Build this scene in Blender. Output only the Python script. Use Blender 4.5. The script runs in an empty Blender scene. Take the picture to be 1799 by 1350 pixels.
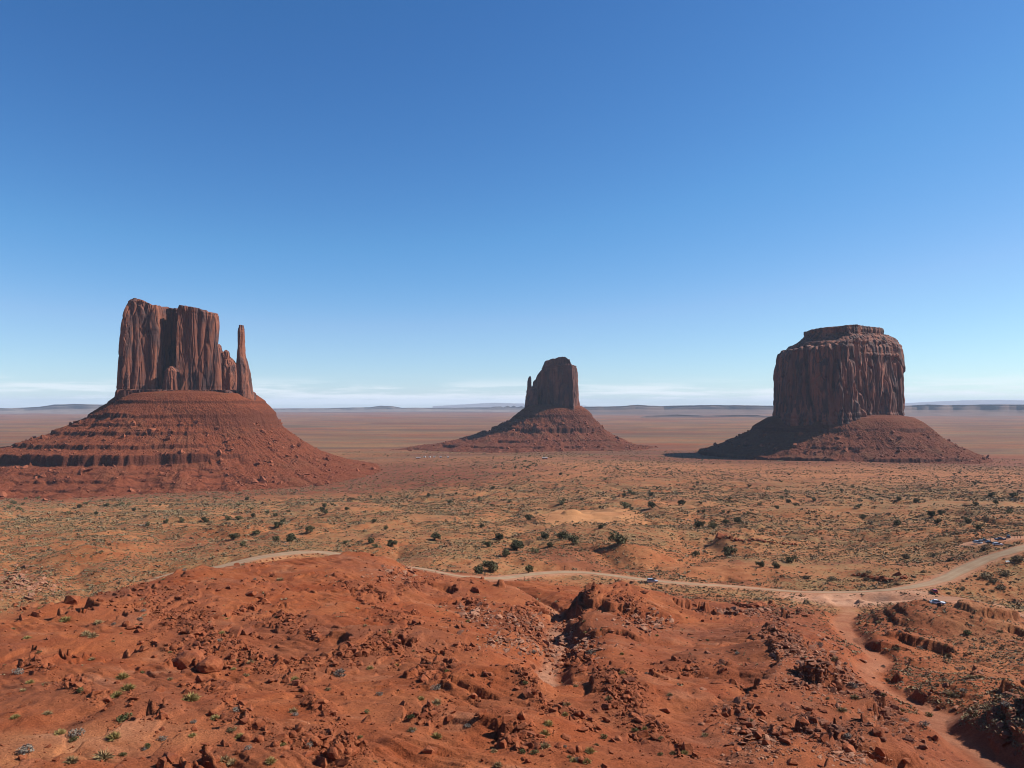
import bpy, bmesh, math, random
import numpy as np

C = bpy.context.scene
COL = C.collection
rng = np.random.default_rng(7)
random.seed(7)

# ------------------------------------------------------------------ camera
F = 1359.0                      # focal length in pixels of a 1799 px wide picture
ZC = 150.0                      # eye height above datum
PITCH = math.atan(38 / F)
cam_d = bpy.data.cameras.new("camera")
cam = bpy.data.objects.new("camera", cam_d)
COL.objects.link(cam)
cam.location = (0, 0, ZC)
cam.rotation_euler = (math.pi / 2 + PITCH, 0, 0)
cam_d.sensor_width = 36.0
cam_d.lens = 36.0 * F / 1799
cam_d.clip_start = 0.5
cam_d.clip_end = 200000
C.camera = cam

# ------------------------------------------------------------------ sky, sun, exposure
SUN_EL, SUN_AZ = math.radians(39), math.radians(80)      # azimuth to the right of the view axis (+Y)
w = bpy.data.worlds.new("World")
C.world = w
w.use_nodes = True
nt = w.node_tree
nt.nodes.clear()
SKY_STRENGTH = 0.084


def N(nt, kind, **kw):
    n = nt.nodes.new(kind)
    for k, v in kw.items():
        setattr(n, k, v)
    return n


def link(nt, a, b):
    nt.links.new(a, b)


def mth(nt, op, a, b=None, clamp=False):
    n = nt.nodes.new("ShaderNodeMath")
    n.operation = op
    n.use_clamp = clamp
    for i, v in enumerate((a, b)):
        if v is None:
            continue
        if isinstance(v, (int, float)):
            n.inputs[i].default_value = v
        else:
            nt.links.new(v, n.inputs[i])
    return n.outputs[0]


def mix(nt, fac, a, b, mode="MIX"):
    n = nt.nodes.new("ShaderNodeMix")
    n.data_type = "RGBA"
    n.blend_type = mode
    for sock, v in ((n.inputs[0], fac), (n.inputs[6], a), (n.inputs[7], b)):
        if isinstance(v, (int, float)):
            sock.default_value = v
        elif isinstance(v, tuple):
            sock.default_value = (v[0], v[1], v[2], 1)
        else:
            nt.links.new(v, sock)
    return n.outputs[2]


def ramp(nt, fac, lo, hi, a=0.0, b=1.0):
    n = nt.nodes.new("ShaderNodeMapRange")
    n.inputs[1].default_value = lo
    n.inputs[2].default_value = hi
    n.inputs[3].default_value = a
    n.inputs[4].default_value = b
    n.interpolation_type = "SMOOTHSTEP"
    nt.links.new(fac, n.inputs[0])
    return n.outputs[0]


sky = N(nt, "ShaderNodeTexSky", sky_type="NISHITA")
sky.sun_disc = False
sky.sun_elevation = SUN_EL
sky.sun_rotation = SUN_AZ
sky.altitude = 1700
sky.air_density = 1.0
sky.dust_density = 0.5
sky.ozone_density = 8.0
# thin cloud streaks low over the horizon
tc = N(nt, "ShaderNodeTexCoord")
sep = N(nt, "ShaderNodeSeparateXYZ")
link(nt, tc.outputs["Generated"], sep.inputs[0])
mp = N(nt, "ShaderNodeMapping")
mp.inputs["Scale"].default_value = (5.0, 5.0, 75.0)
link(nt, tc.outputs["Generated"], mp.inputs[0])
cn = N(nt, "ShaderNodeTexNoise")
cn.inputs["Scale"].default_value = 1.3
cn.inputs["Detail"].default_value = 7
cn.inputs["Roughness"].default_value = 0.6
link(nt, mp.outputs[0], cn.inputs["Vector"])
band = mth(nt, "MULTIPLY", ramp(nt, sep.outputs["Z"], -0.004, 0.006), ramp(nt, sep.outputs["Z"], 0.014, 0.040, 1, 0))
cl = mth(nt, "MULTIPLY", band, ramp(nt, cn.outputs["Fac"], 0.42, 0.60))
cl = mth(nt, "MULTIPLY", cl, 0.75)
# deepen the blue overhead, as the camera's colour rendering does
sk = N(nt, "ShaderNodeSeparateColor")
link(nt, sky.outputs[0], sk.inputs[0])


def chan(v, lo, flo, hi, fhi):
    r = nt.nodes.new("ShaderNodeMapRange")
    for i_, q_ in enumerate((lo, hi, flo, fhi)):
        r.inputs[i_ + 1].default_value = q_
    nt.links.new(v, r.inputs[0])
    return mth(nt, "MULTIPLY", v, r.outputs[0])


sc_ = N(nt, "ShaderNodeCombineColor")
link(nt, chan(sk.outputs[0], 0.6, 0.54, 1.9, 1.10), sc_.inputs[0])
link(nt, chan(sk.outputs[1], 1.4, 0.90, 2.4, 1.06), sc_.inputs[1])
link(nt, chan(sk.outputs[2], 5.0, 1.06, 8.5, 0.90), sc_.inputs[2])
skyc = mix(nt, cl, sc_.outputs[0], (7.4, 7.7, 8.0))
bg = N(nt, "ShaderNodeBackground")
bg.inputs["Strength"].default_value = SKY_STRENGTH
out = N(nt, "ShaderNodeOutputWorld")
link(nt, skyc, bg.inputs["Color"])
link(nt, bg.outputs[0], out.inputs["Surface"])

sun_d = bpy.data.lights.new("sun", "SUN")
sun_d.energy = 5.0
sun_d.angle = math.radians(0.53)
sun_d.color = (1.0, 0.95, 0.88)
sun = bpy.data.objects.new("sun", sun_d)
COL.objects.link(sun)
from mathutils import Vector
SUN_DIR = Vector((math.sin(SUN_AZ) * math.cos(SUN_EL), math.cos(SUN_AZ) * math.cos(SUN_EL), math.sin(SUN_EL)))
sun.rotation_euler = SUN_DIR.to_track_quat("Z", "Y").to_euler()

vs = C.view_settings
vs.view_transform = "Standard"
vs.look = "None"
vs.exposure = 0.72
vs.gamma = 1.0
vs.use_curve_mapping = False
cy = C.cycles
cy.use_denoising = True
cy.denoiser = "OPENIMAGEDENOISE"
cy.denoising_input_passes = "RGB_ALBEDO_NORMAL"
cy.denoising_prefilter = "ACCURATE"
cy.max_bounces = 4
cy.diffuse_bounces = 3
cy.glossy_bounces = 1
cy.volume_bounces = 0
cy.transparent_max_bounces = 8
cy.caustics_reflective = False
cy.caustics_refractive = False
cy.use_adaptive_sampling = False
cy.filter_width = 1.05


# ------------------------------------------------------------------ numpy noise
_gr = np.random.default_rng(3)
_a = _gr.random(256) * 2 * np.pi
G2 = np.stack([np.cos(_a), np.sin(_a)], 1).astype(np.float32)
_v = _gr.normal(size=(256, 3))
G3 = (_v / np.linalg.norm(_v, axis=1)[:, None]).astype(np.float32)


def _hash(ix, iy, iz, seed):
    h = ix.astype(np.uint32) * np.uint32(374761393) + iy.astype(np.uint32) * np.uint32(668265263)
    if iz is not None:
        h = h + iz.astype(np.uint32) * np.uint32(2147483647 - 18)
    h = h + np.uint32((seed * 974634777) & 0xFFFFFFFF)
    h = (h ^ (h >> np.uint32(13))) * np.uint32(1274126177)
    return ((h ^ (h >> np.uint32(16))) & np.uint32(255)).astype(np.int32)


def perlin2(x, y, seed=0):
    xf, yf = np.floor(x), np.floor(y)
    ix, iy = xf.astype(np.int64), yf.astype(np.int64)
    fx, fy = (x - xf).astype(np.float32), (y - yf).astype(np.float32)
    u = fx * fx * fx * (fx * (fx * 6 - 15) + 10)
    v = fy * fy * fy * (fy * (fy * 6 - 15) + 10)

    def g(dx, dy):
        k = G2[_hash(ix + dx, iy + dy, None, seed)]
        return k[..., 0] * (fx - dx) + k[..., 1] * (fy - dy)
    a = g(0, 0); b = g(1, 0); c = g(0, 1); d = g(1, 1)
    a = a + u * (b - a); c = c + u * (d - c)
    return (a + v * (c - a)) * 1.5


def perlin3(x, y, z, seed=0):
    xf, yf, zf = np.floor(x), np.floor(y), np.floor(z)
    ix, iy, iz = xf.astype(np.int64), yf.astype(np.int64), zf.astype(np.int64)
    fx, fy, fz = (x - xf).astype(np.float32), (y - yf).astype(np.float32), (z - zf).astype(np.float32)
    q = lambda t: t * t * t * (t * (t * 6 - 15) + 10)
    u, v, ww = q(fx), q(fy), q(fz)

    def g(dx, dy, dz):
        k = G3[_hash(ix + dx, iy + dy, iz + dz, seed)]
        return k[..., 0] * (fx - dx) + k[..., 1] * (fy - dy) + k[..., 2] * (fz - dz)
    r = []
    for dz in (0, 1):
        a = g(0, 0, dz); b = g(1, 0, dz); c = g(0, 1, dz); d = g(1, 1, dz)
        a = a + u * (b - a); c = c + u * (d - c)
        r.append(a + v * (c - a))
    return (r[0] + ww * (r[1] - r[0])) * 1.5


def fbm2(x, y, octs, seed=0, gain=0.5, ridged=False):
    s = np.zeros(np.shape(x), np.float32); a = 1.0; t = 0.0
    ca, sa = math.cos(0.6), math.sin(0.6)
    for o in range(octs):
        n = perlin2(x, y, seed + o * 17)
        if ridged:
            n = 1 - 2 * np.abs(n)
        s += a * n; t += a; a *= gain
        x, y = (ca * x - sa * y) * 2.03, (sa * x + ca * y) * 2.03
    return s / t


def sst(e0, e1, x):
    t = np.clip((x - e0) / (e1 - e0), 0, 1)
    return t * t * (3 - 2 * t)


# ------------------------------------------------------------------ picture -> place
def ray(px, py):
    a = (np.asarray(px, float) - 899.5) / F
    b = (675 - np.asarray(py, float)) / F
    cp, sp = math.cos(PITCH), math.sin(PITCH)
    return a, cp - b * sp, sp + b * cp


def W(px, py, Y):
    a, dy, dz = ray(px, py)
    t = Y / dy
    return a * t, Y + 0 * t, ZC + dz * t


def proj(x, y, z):
    cp, sp = math.cos(PITCH), math.sin(PITCH)
    zz = z - ZC
    d = y * cp + zz * sp
    return 899.5 + F * x / d, 675 - F * (-y * sp + zz * cp) / d


# ------------------------------------------------------------------ mesh / object helpers
def mesh_np(name, V, Fc, mat=None, smooth=True, col=None):
    V = np.ascontiguousarray(V, np.float32).reshape(-1, 3)
    Fc = np.ascontiguousarray(Fc, np.int32)
    n, k = Fc.shape
    me = bpy.data.meshes.new(name)
    me.vertices.add(len(V)); me.vertices.foreach_set("co", V.ravel())
    me.loops.add(n * k); me.loops.foreach_set("vertex_index", Fc.ravel())
    me.polygons.add(n)
    me.polygons.foreach_set("loop_start", np.arange(0, n * k, k, dtype=np.int32))
    me.polygons.foreach_set("use_smooth", np.full(n, smooth, dtype=bool))
    me.update(calc_edges=True)
    if col is not None:
        at = me.attributes.new("zone", "FLOAT_COLOR", "POINT")
        at.data.foreach_set("color", np.ascontiguousarray(col, np.float32).ravel())
    if mat is not None:
        me.materials.append(mat)
    return me


def grid_faces(R, Cc, wrap=False):
    i = np.arange(R - 1)[:, None]
    j = np.arange(Cc if wrap else Cc - 1)[None, :]
    j2 = (j + 1) % Cc
    return np.stack([i * Cc + j, i * Cc + j2, (i + 1) * Cc + j2, (i + 1) * Cc + j], -1).reshape(-1, 4)


def obj(name, me, parent=None, loc=(0, 0, 0), rot=(0, 0, 0), scale=(1, 1, 1)):
    o = bpy.data.objects.new(name, me)
    COL.objects.link(o)
    o.location = loc; o.rotation_euler = rot; o.scale = scale
    if parent is not None:
        o.parent = parent
    return o


def tag(o, label=None, cat=None, group=None, kind=None):
    if label: o["label"] = label
    if cat: o["category"] = cat
    if group: o["group"] = group
    if kind or cat: o["kind"] = kind or "thing"
    return o


def copy_tree(root, loc, rot=(0, 0, 0), scale=(1, 1, 1), label=None, group=None):
    r = root.copy(); COL.objects.link(r)
    r.location = loc; r.rotation_euler = rot; r.scale = scale
    if label: r["label"] = label
    if group: r["group"] = group
    for ch in root.children:
        c = ch.copy(); COL.objects.link(c); c.parent = r
        for g in ch.children:
            d = g.copy(); COL.objects.link(d); d.parent = c
    return r


# ------------------------------------------------------------------ materials
def new_mat(name, rough=0.95, spec=0.15):
    m = bpy.data.materials.new(name)
    m.use_nodes = True
    t = m.node_tree
    t.nodes.clear()
    b = N(t, "ShaderNodeBsdfPrincipled")
    b.inputs["Roughness"].default_value = rough
    b.inputs["Specular IOR Level"].default_value = spec
    o = N(t, "ShaderNodeOutputMaterial")
    link(t, b.outputs[0], o.inputs["Surface"])
    return m, t, b


def noise(t, scale, detail=4, rough=0.55, vec=None, sc=(1, 1, 1), coord="Object", rot=(0, 0, 0)):
    if vec is None:
        tcn = N(t, "ShaderNodeTexCoord")
        vec = tcn.outputs[coord]
    if sc != (1, 1, 1) or rot != (0, 0, 0):
        m = N(t, "ShaderNodeMapping")
        m.inputs["Scale"].default_value = sc
        m.inputs["Rotation"].default_value = rot
        link(t, vec, m.inputs[0])
        vec = m.outputs[0]
    n = N(t, "ShaderNodeTexNoise")
    n.inputs["Scale"].default_value = scale
    n.inputs["Detail"].default_value = detail
    n.inputs["Roughness"].default_value = rough
    link(t, vec, n.inputs["Vector"])
    return n.outputs["Fac"]


def bump(t, b, h, strength, dist):
    n = N(t, "ShaderNodeBump")
    n.inputs["Strength"].default_value = strength
    n.inputs["Distance"].default_value = dist
    link(t, h, n.inputs["Height"])
    link(t, n.outputs[0], b.inputs["Normal"])


def worldpos(t):
    g = N(t, "ShaderNodeNewGeometry")
    return g.outputs["Position"]


AL = (0.66, 0.62, 0.57)      # the red desert is darker than it looks in the sun


def ground_mat():
    m, t, b = new_mat("desert_ground", 0.97, 0.08)
    at = N(t, "ShaderNodeAttribute", attribute_name="zone")
    s = N(t, "ShaderNodeSeparateColor")
    link(t, at.outputs["Color"], s.inputs[0])
    R, G, B, A = s.outputs[0], s.outputs[1], s.outputs[2], at.outputs["Alpha"]
    p = worldpos(t)
    n1 = noise(t, 0.11, 6, 0.6, p)
    n2 = noise(t, 0.9, 5, 0.65, p)
    n3 = noise(t, 5.0, 4, 0.6, p)
    nb = noise(t, 0.022, 4, 0.6, p)
    red = mix(t, ramp(t, n1, 0.35, 0.65), (0.275, 0.066, 0.023), (0.355, 0.105, 0.040))
    red = mix(t, ramp(t, nb, 0.42, 0.66, 0, 0.6), red, (0.24, 0.080, 0.040))
    # bleached salt streaks and pinkish crust
    st = noise(t, 0.16, 5, 0.7, p, (1, 2.6, 1), rot=(0, 0, 0.5))
    red = mix(t, ramp(t, st, 0.63, 0.76, 0, 0.55), red, (0.60, 0.31, 0.19))
    sand = mix(t, ramp(t, n1, 0.3, 0.7), (0.40, 0.148, 0.064), (0.50, 0.225, 0.102))
    sand = mix(t, ramp(t, nb, 0.5, 0.66, 0, 0.8), sand, (0.26, 0.098, 0.055))
    c = mix(t, R, sand, red)
    du = N(t, "ShaderNodeAttribute", attribute_name="dune")
    c = mix(t, du.outputs["Fac"], c, (0.56, 0.275, 0.125))
    veg = mix(t, ramp(t, n2, 0.35, 0.65), (0.17, 0.113, 0.056), (0.35, 0.240, 0.115))
    gm = mth(t, "MULTIPLY", mth(t, "MULTIPLY", G, 1.25, True), ramp(t, mth(t, "ADD", mth(t, "MULTIPLY", n2, 0.6), mth(t, "MULTIPLY", n1, 0.4)), 0.40, 0.60))
    c = mix(t, gm, c, veg)
    # far scrub reads as dark specks
    vs_ = noise(t, 0.13, 4, 0.75, p)
    sp = mth(t, "MULTIPLY", ramp(t, vs_, 0.52, 0.66), ramp(t, nb, 0.35, 0.6, 0.25, 0.9))
    cd = N(t, "ShaderNodeSeparateXYZ")
    link(t, p, cd.inputs[0])
    sp = mth(t, "MULTIPLY", sp, ramp(t, cd.outputs["Y"], 500, 1300, 0, 0.8))
    c = mix(t, sp, c, (0.085, 0.062, 0.040))
    band = noise(t, 0.0022, 6, 0.62, p, (0.35, 1.6, 1))
    c = mix(t, mth(t, "MULTIPLY", ramp(t, band, 0.44, 0.62), ramp(t, cd.outputs["Y"], 1300, 2600, 0, 0.7)), c, (0.115, 0.058, 0.044))
    band2 = noise(t, 0.0035, 6, 0.62, p, (0.3, 2.2, 1), rot=(0, 0, 0.3))
    c = mix(t, mth(t, "MULTIPLY", ramp(t, band2, 0.46, 0.6), ramp(t, cd.outputs["Y"], 1300, 2600, 0, 0.6)), c, (0.165, 0.125, 0.078))
    wash = mix(t, ramp(t, n1, 0.3, 0.7), (0.47, 0.225, 0.135), (0.58, 0.33, 0.215))
    c = mix(t, B, c, wash)
    dark = mix(t, ramp(t, n3, 0.35, 0.65), (0.17, 0.062, 0.040), (0.25, 0.10, 0.062))
    c = mix(t, mth(t, "MULTIPLY", A, 0.8), c, dark)
    grain = ramp(t, n3, 0.3, 0.7, 0.74, 1.22)
    c = mix(t, 1.0, c, grain, "MULTIPLY")
    g2 = ramp(t, n2, 0.3, 0.7, 0.88, 1.1)
    c = mix(t, 1.0, c, g2, "MULTIPLY")
    link(t, mix(t, 1.0, c, AL, "MULTIPLY"), b.inputs["Base Color"])
    h = mth(t, "ADD", mth(t, "MULTIPLY", n2, 0.5), mth(t, "MULTIPLY", n3, 0.22))
    bump(t, b, h, 0.55, 1.0)
    return m


def cliff_mat(name, base=(0.190, 0.068, 0.044), light=(0.30, 0.110, 0.064), varnish=(0.075, 0.042, 0.042)):
    m, t, b = new_mat(name, 0.85, 0.2)
    p = worldpos(t)
    st = noise(t, 0.028, 6, 0.62, p, (1, 1, 0.22))
    fine = noise(t, 0.075, 6, 0.62, p, (1, 1, 0.16))
    bed = noise(t, 0.16, 4, 0.6, p, (0.06, 0.06, 1))
    c = mix(t, ramp(t, st, 0.36, 0.62), light, base)
    c = mix(t, ramp(t, fine, 0.46, 0.57, 0, 0.88), c, varnish)
    c = mix(t, ramp(t, bed, 0.52, 0.68, 0, 0.4), c, base)
    link(t, mix(t, 1.0, c, AL, "MULTIPLY"), b.inputs["Base Color"])
    h = mth(t, "ADD", mth(t, "MULTIPLY", fine, 1.0), mth(t, "MULTIPLY", bed, 0.5))
    bump(t, b, h, 0.3, 4.0)
    return m


def talus_mat(name, soil=(0.200, 0.051, 0.022), soil2=(0.260, 0.080, 0.039), rock=(0.120, 0.038, 0.022), gn=0.25):
    m, t, b = new_mat(name, 0.95, 0.1)
    p = worldpos(t)
    n1 = noise(t, 0.02, 5, 0.6, p)
    n2 = noise(t, 0.16, 5, 0.7, p)
    n3 = noise(t, 0.5, 4, 0.7, p)
    bed = noise(t, 0.3, 4, 0.6, p, (0.03, 0.03, 1))
    c = mix(t, ramp(t, n2, 0.35, 0.65), soil, soil2)
    c = mix(t, ramp(t, n1, 0.48, 0.7, 0, gn), c, (0.165, 0.100, 0.055))
    c = mix(t, ramp(t, bed, 0.5, 0.7, 0, 0.35), c, rock)
    g = N(t, "ShaderNodeNewGeometry")
    sp = N(t, "ShaderNodeSeparateXYZ")
    link(t, g.outputs["Normal"], sp.inputs[0])
    c = mix(t, ramp(t, sp.outputs["Z"], 0.55, 0.8, 0.85, 0), c, rock)
    c = mix(t, ramp(t, n3, 0.6, 0.75, 0, 0.5), c, (0.30, 0.14, 0.085))
    link(t, mix(t, 1.0, c, AL, "MULTIPLY"), b.inputs["Base Color"])
    h = mth(t, "ADD", mth(t, "MULTIPLY", n2, 1.0), mth(t, "MULTIPLY", n3, 0.7))
    bump(t, b, h, 0.7, 4.0)
    return m


def rock_mat(name, a, bb, v):
    m, t, b = new_mat(name, 0.9, 0.15)
    oi = N(t, "ShaderNodeObjectInfo")
    p = worldpos(t)
    n1 = noise(t, 1.2, 4, 0.6, p)
    n0 = noise(t, 0.25, 3, 0.6, p)
    c = mix(t, ramp(t, n1, 0.35, 0.65), a, bb)
    c = mix(t, ramp(t, n0, 0.48, 0.68, 0, 0.7), c, v)
    c = mix(t, 1.0, c, mth(t, "ADD", 0.85, mth(t, "MULTIPLY", oi.outputs["Random"], 0.25)), "MULTIPLY")
    link(t, mix(t, 1.0, c, AL, "MULTIPLY"), b.inputs["Base Color"])
    bump(t, b, noise(t, 4.0, 4, 0.65, p), 0.6, 0.25)
    return m


def leaf_mat(name, a, bb):
    m, t, b = new_mat(name, 0.8, 0.2)
    oi = N(t, "ShaderNodeObjectInfo")
    n1 = noise(t, 1.3, 3, 0.6, worldpos(t))
    f = mth(t, "ADD", mth(t, "MULTIPLY", n1, 0.8), mth(t, "MULTIPLY", oi.outputs["Random"], 0.35))
    c = mix(t, ramp(t, f, 0.3, 0.85), a, bb)
    link(t, c, b.inputs["Base Color"])
    return m


def plain_mat(name, c, rough=0.6, metal=0.0, spec=0.4, var=0.12):
    m, t, b = new_mat(name, rough, spec)
    b.inputs["Metallic"].default_value = metal
    n1 = noise(t, 3.0, 4, 0.6)
    k = ramp(t, n1, 0.3, 0.7, 1 - var, 1 + var)
    link(t, mix(t, 1.0, c, k, "MULTIPLY"), b.inputs["Base Color"])
    return m


M = {
    "ground": ground_mat(),
    "cliff_west": cliff_mat("west_cliff_rock"),
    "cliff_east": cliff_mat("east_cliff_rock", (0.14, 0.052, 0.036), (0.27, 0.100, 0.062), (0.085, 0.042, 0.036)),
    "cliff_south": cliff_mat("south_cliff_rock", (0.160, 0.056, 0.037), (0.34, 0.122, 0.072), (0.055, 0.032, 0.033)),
    "talus": talus_mat("talus_soil"),
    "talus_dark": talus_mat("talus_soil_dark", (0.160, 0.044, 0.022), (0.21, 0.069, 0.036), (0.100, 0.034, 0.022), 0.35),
    "rock": rock_mat("red_boulder", (0.275, 0.072, 0.028), (0.38, 0.125, 0.055), (0.19, 0.060, 0.034)),
    "rock_pale": rock_mat("pale_slab", (0.31, 0.135, 0.082), (0.43, 0.23, 0.15), (0.24, 0.095, 0.058)),
    "rock_brown": rock_mat("brown_boulder", (0.260, 0.088, 0.047), (0.42, 0.185, 0.110), (0.18, 0.066, 0.042)),
    "rock_talus": rock_mat("talus_block", (0.230, 0.064, 0.031), (0.37, 0.130, 0.068), (0.140, 0.045, 0.028)),
    "juniper": leaf_mat("juniper_green", (0.050, 0.050, 0.022), (0.155, 0.135, 0.060)),
    "bush": leaf_mat("olive_bush", (0.085, 0.062, 0.036), (0.22, 0.160, 0.085)),
    "yellow": leaf_mat("rabbitbrush_yellow", (0.19, 0.145, 0.045), (0.34, 0.26, 0.095)),
    "green": leaf_mat("green_shrub", (0.065, 0.070, 0.024), (0.13, 0.125, 0.045)),
    "grey": leaf_mat("grey_sage", (0.12, 0.098, 0.075), (0.22, 0.185, 0.145)),
    "straw": leaf_mat("dry_grass", (0.16, 0.112, 0.050), (0.31, 0.218, 0.104)),
    "bark": plain_mat("juniper_bark", (0.10, 0.065, 0.045), 0.95, 0, 0.1, 0.3),
    "dead": plain_mat("dead_twigs", (0.15, 0.105, 0.085), 0.95, 0, 0.1, 0.3),
    "gravel": None, "mesa": None,
}


def road_mat(name, a, bb):
    m, t, b = new_mat(name, 0.95, 0.1)
    p = worldpos(t)
    n1 = noise(t, 0.15, 5, 0.6, p)
    n2 = noise(t, 3.0, 4, 0.7, p)
    n0 = noise(t, 0.03, 3, 0.6, p)
    c = mix(t, ramp(t, n1, 0.3, 0.7), a, bb)
    c = mix(t, ramp(t, n0, 0.52, 0.68, 0, 0.5), c, (0.48, 0.24, 0.145))
    la = N(t, "ShaderNodeAttribute", attribute_name="lat")
    au = mth(t, "ABSOLUTE", la.outputs["Fac"])
    # wheel lines are packed paler, the crown and the verges keep loose red soil
    wl = mth(t, "SUBTRACT", 1.0, ramp(t, mth(t, "ABSOLUTE", mth(t, "SUBTRACT", au, 0.38)), 0.05, 0.2))
    c = mix(t, mth(t, "MULTIPLY", mth(t, "SUBTRACT", 1.0, wl), 0.18), c, (0.27, 0.125, 0.070))
    ed = ramp(t, mth(t, "ADD", au, mth(t, "MULTIPLY", n1, 0.5)), 0.92, 1.2)
    c = mix(t, mth(t, "MULTIPLY", ed, 0.7), c, (0.36, 0.155, 0.080))
    c = mix(t, 1.0, c, ramp(t, n2, 0.3, 0.7, 0.9, 1.08), "MULTIPLY")
    link(t, mix(t, 1.0, c, AL, "MULTIPLY"), b.inputs["Base Color"])
    bump(t, b, n2, 0.3, 0.1)
    return m


M["gravel"] = road_mat("gravel_road", (0.36, 0.250, 0.160), (0.44, 0.32, 0.21))
M["lot"] = road_mat("packed_earth_lot", (0.35, 0.17, 0.105), (0.40, 0.22, 0.14))


def mesa_mat(name, a, bb, cap):
    m, t, b = new_mat(name, 0.95, 0.1)
    p = worldpos(t)
    n1 = noise(t, 0.0025, 5, 0.6, p)
    bed = noise(t, 0.02, 4, 0.6, p, (0.02, 0.02, 1))
    c = mix(t, ramp(t, n1, 0.35, 0.65), a, bb)
    c = mix(t, ramp(t, bed, 0.45, 0.6, 0, 0.7), c, cap)
    link(t, mix(t, 1.0, c, AL, "MULTIPLY"), b.inputs["Base Color"])
    return m


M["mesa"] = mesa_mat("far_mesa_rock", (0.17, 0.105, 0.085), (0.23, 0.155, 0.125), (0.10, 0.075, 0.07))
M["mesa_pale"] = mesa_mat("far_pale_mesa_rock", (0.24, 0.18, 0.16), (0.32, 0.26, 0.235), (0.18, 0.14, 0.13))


# ------------------------------------------------------------------ terrain base surface (thin-plate through surveyed points)
CT = []
for px, pts in {
    -350: [(50, 1490), (80, 1300), (120, 1170), (160, 1100), (200, 1085), (240, 1105), (310, 1035), (400, 985), (600, 930), (900, 895), (1200, 876)],
    0: [(52, 1470), (70, 1352), (110, 1190), (140, 1120), (172, 1072), (225, 1100), (300, 1034), (400, 980), (600, 927), (900, 892), (1230, 873)],
    200: [(69, 1350), (110, 1190), (150, 1105), (200, 1042), (255, 1072), (312, 1032), (345, 1014), (400, 978), (600, 925), (900, 889), (1230, 870)],
    330: [(52, 1470), (68, 1352), (110, 1190), (160, 1095), (230, 1006), (285, 1038), (340, 1006), (430, 968), (600, 922), (900, 888), (1230, 868)],
    470: [(70, 1350), (112, 1190), (165, 1095), (220, 1025), (262, 986), (305, 1012), (352, 986), (400, 966), (470, 943), (600, 918), (900, 886), (1230, 866)],
    640: [(52, 1470), (72, 1350), (115, 1190), (170, 1098), (230, 1020), (292, 974), (340, 1002), (390, 980), (460, 944), (650, 903), (950, 878), (1250, 862)],
    750: [(73, 1350), (116, 1190), (172, 1105), (232, 1048), (290, 1012), (335, 1000), (420, 960), (600, 914), (900, 883), (1300, 848)],
    900: [(52, 1470), (74, 1350), (120, 1190), (182, 1110), (240, 1067), (300, 1032), (342, 1013), (430, 963), (550, 929), (800, 890), (1200, 850), (1700, 814), (2300, 796)],
    1100: [(78, 1350), (125, 1200), (180, 1133), (240, 1087), (300, 1048), (345, 1021), (430, 972), (560, 923), (800, 885), (1200, 848), (1800, 808), (2400, 793)],
    1300: [(54, 1480), (82, 1350), (125, 1222), (175, 1152), (230, 1100), (300, 1056), (350, 1033), (430, 983), (560, 933), (800, 890), (1200, 850), (1700, 818)],
    1400: [(84, 1350), (125, 1232), (160, 1160), (192, 1113), (226, 1106), (300, 1062), (350, 1038)],
    1500: [(88, 1350), (130, 1250), (170, 1185), (215, 1135), (270, 1085), (330, 1048), (356, 1037), (430, 985), (560, 933), (800, 887), (1200, 850), (1750, 815)],
    1600: [(56, 1500), (100, 1350), (142, 1258), (190, 1182), (230, 1132), (290, 1075), (340, 1037), (430, 978), (560, 928)],
    1799: [(58, 1520), (112, 1350), (152, 1240), (200, 1168), (262, 1100), (315, 1066), (350, 1030), (390, 966), (425, 945), (480, 935), (570, 912), (800, 880), (1200, 848), (1800, 818)],
    2150: [(58, 1540), (110, 1310), (152, 1225), (200, 1160), (262, 1098), (315, 1062), (350, 1020), (390, 955), (425, 938), (570, 905), (800, 875), (1200, 846)],
}.items():
    for Y, py in pts:
        x, y, z = W(px, py, Y)
        CT.append((math.atan2(x, y), math.log(math.hypot(x, y)), z - ZC))
for az in np.radians([-44, -25, -8, 8, 25, 44]):
    for r, z in ((2600, -143), (3200, -145)):
        CT.append((az, math.log(r), z))
CT = np.array(CT)
KA = 2.2


def tps_fit(P):
    n = len(P)
    q = np.stack([P[:, 0] * KA, P[:, 1]], 1)
    d2 = ((q[:, None] - q[None]) ** 2).sum(-1)
    K = np.where(d2 > 0, 0.5 * d2 * np.log(d2 + 1e-12), 0) + np.eye(n) * 0.0006
    T = np.concatenate([np.ones((n, 1)), q], 1)
    A = np.zeros((n + 3, n + 3)); A[:n, :n] = K; A[:n, n:] = T; A[n:, :n] = T.T
    s = np.linalg.solve(A, np.concatenate([P[:, 2], np.zeros(3)]))
    return q, s[:n], s[n:]


TQ, TW, TA = tps_fit(CT)


def tps(az, lr):
    X = np.stack([np.ravel(az) * KA, np.ravel(lr)], 1)
    o = np.empty(len(X))
    for i in range(0, len(X), 20000):
        x = X[i:i + 20000]
        d2 = ((x[:, None] - TQ[None]) ** 2).sum(-1)
        o[i:i + 20000] = (0.5 * d2 * np.log(d2 + 1e-12)) @ TW + TA[0] + x @ TA[1:]
    return o.reshape(np.shape(az))


AZ_C = np.radians(np.linspace(-50, 50, 160))
LR_C = np.linspace(math.log(45), math.log(3200), 220)
ga, gl = np.meshgrid(AZ_C, LR_C)
BASE_C = tps(ga, gl)


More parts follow.
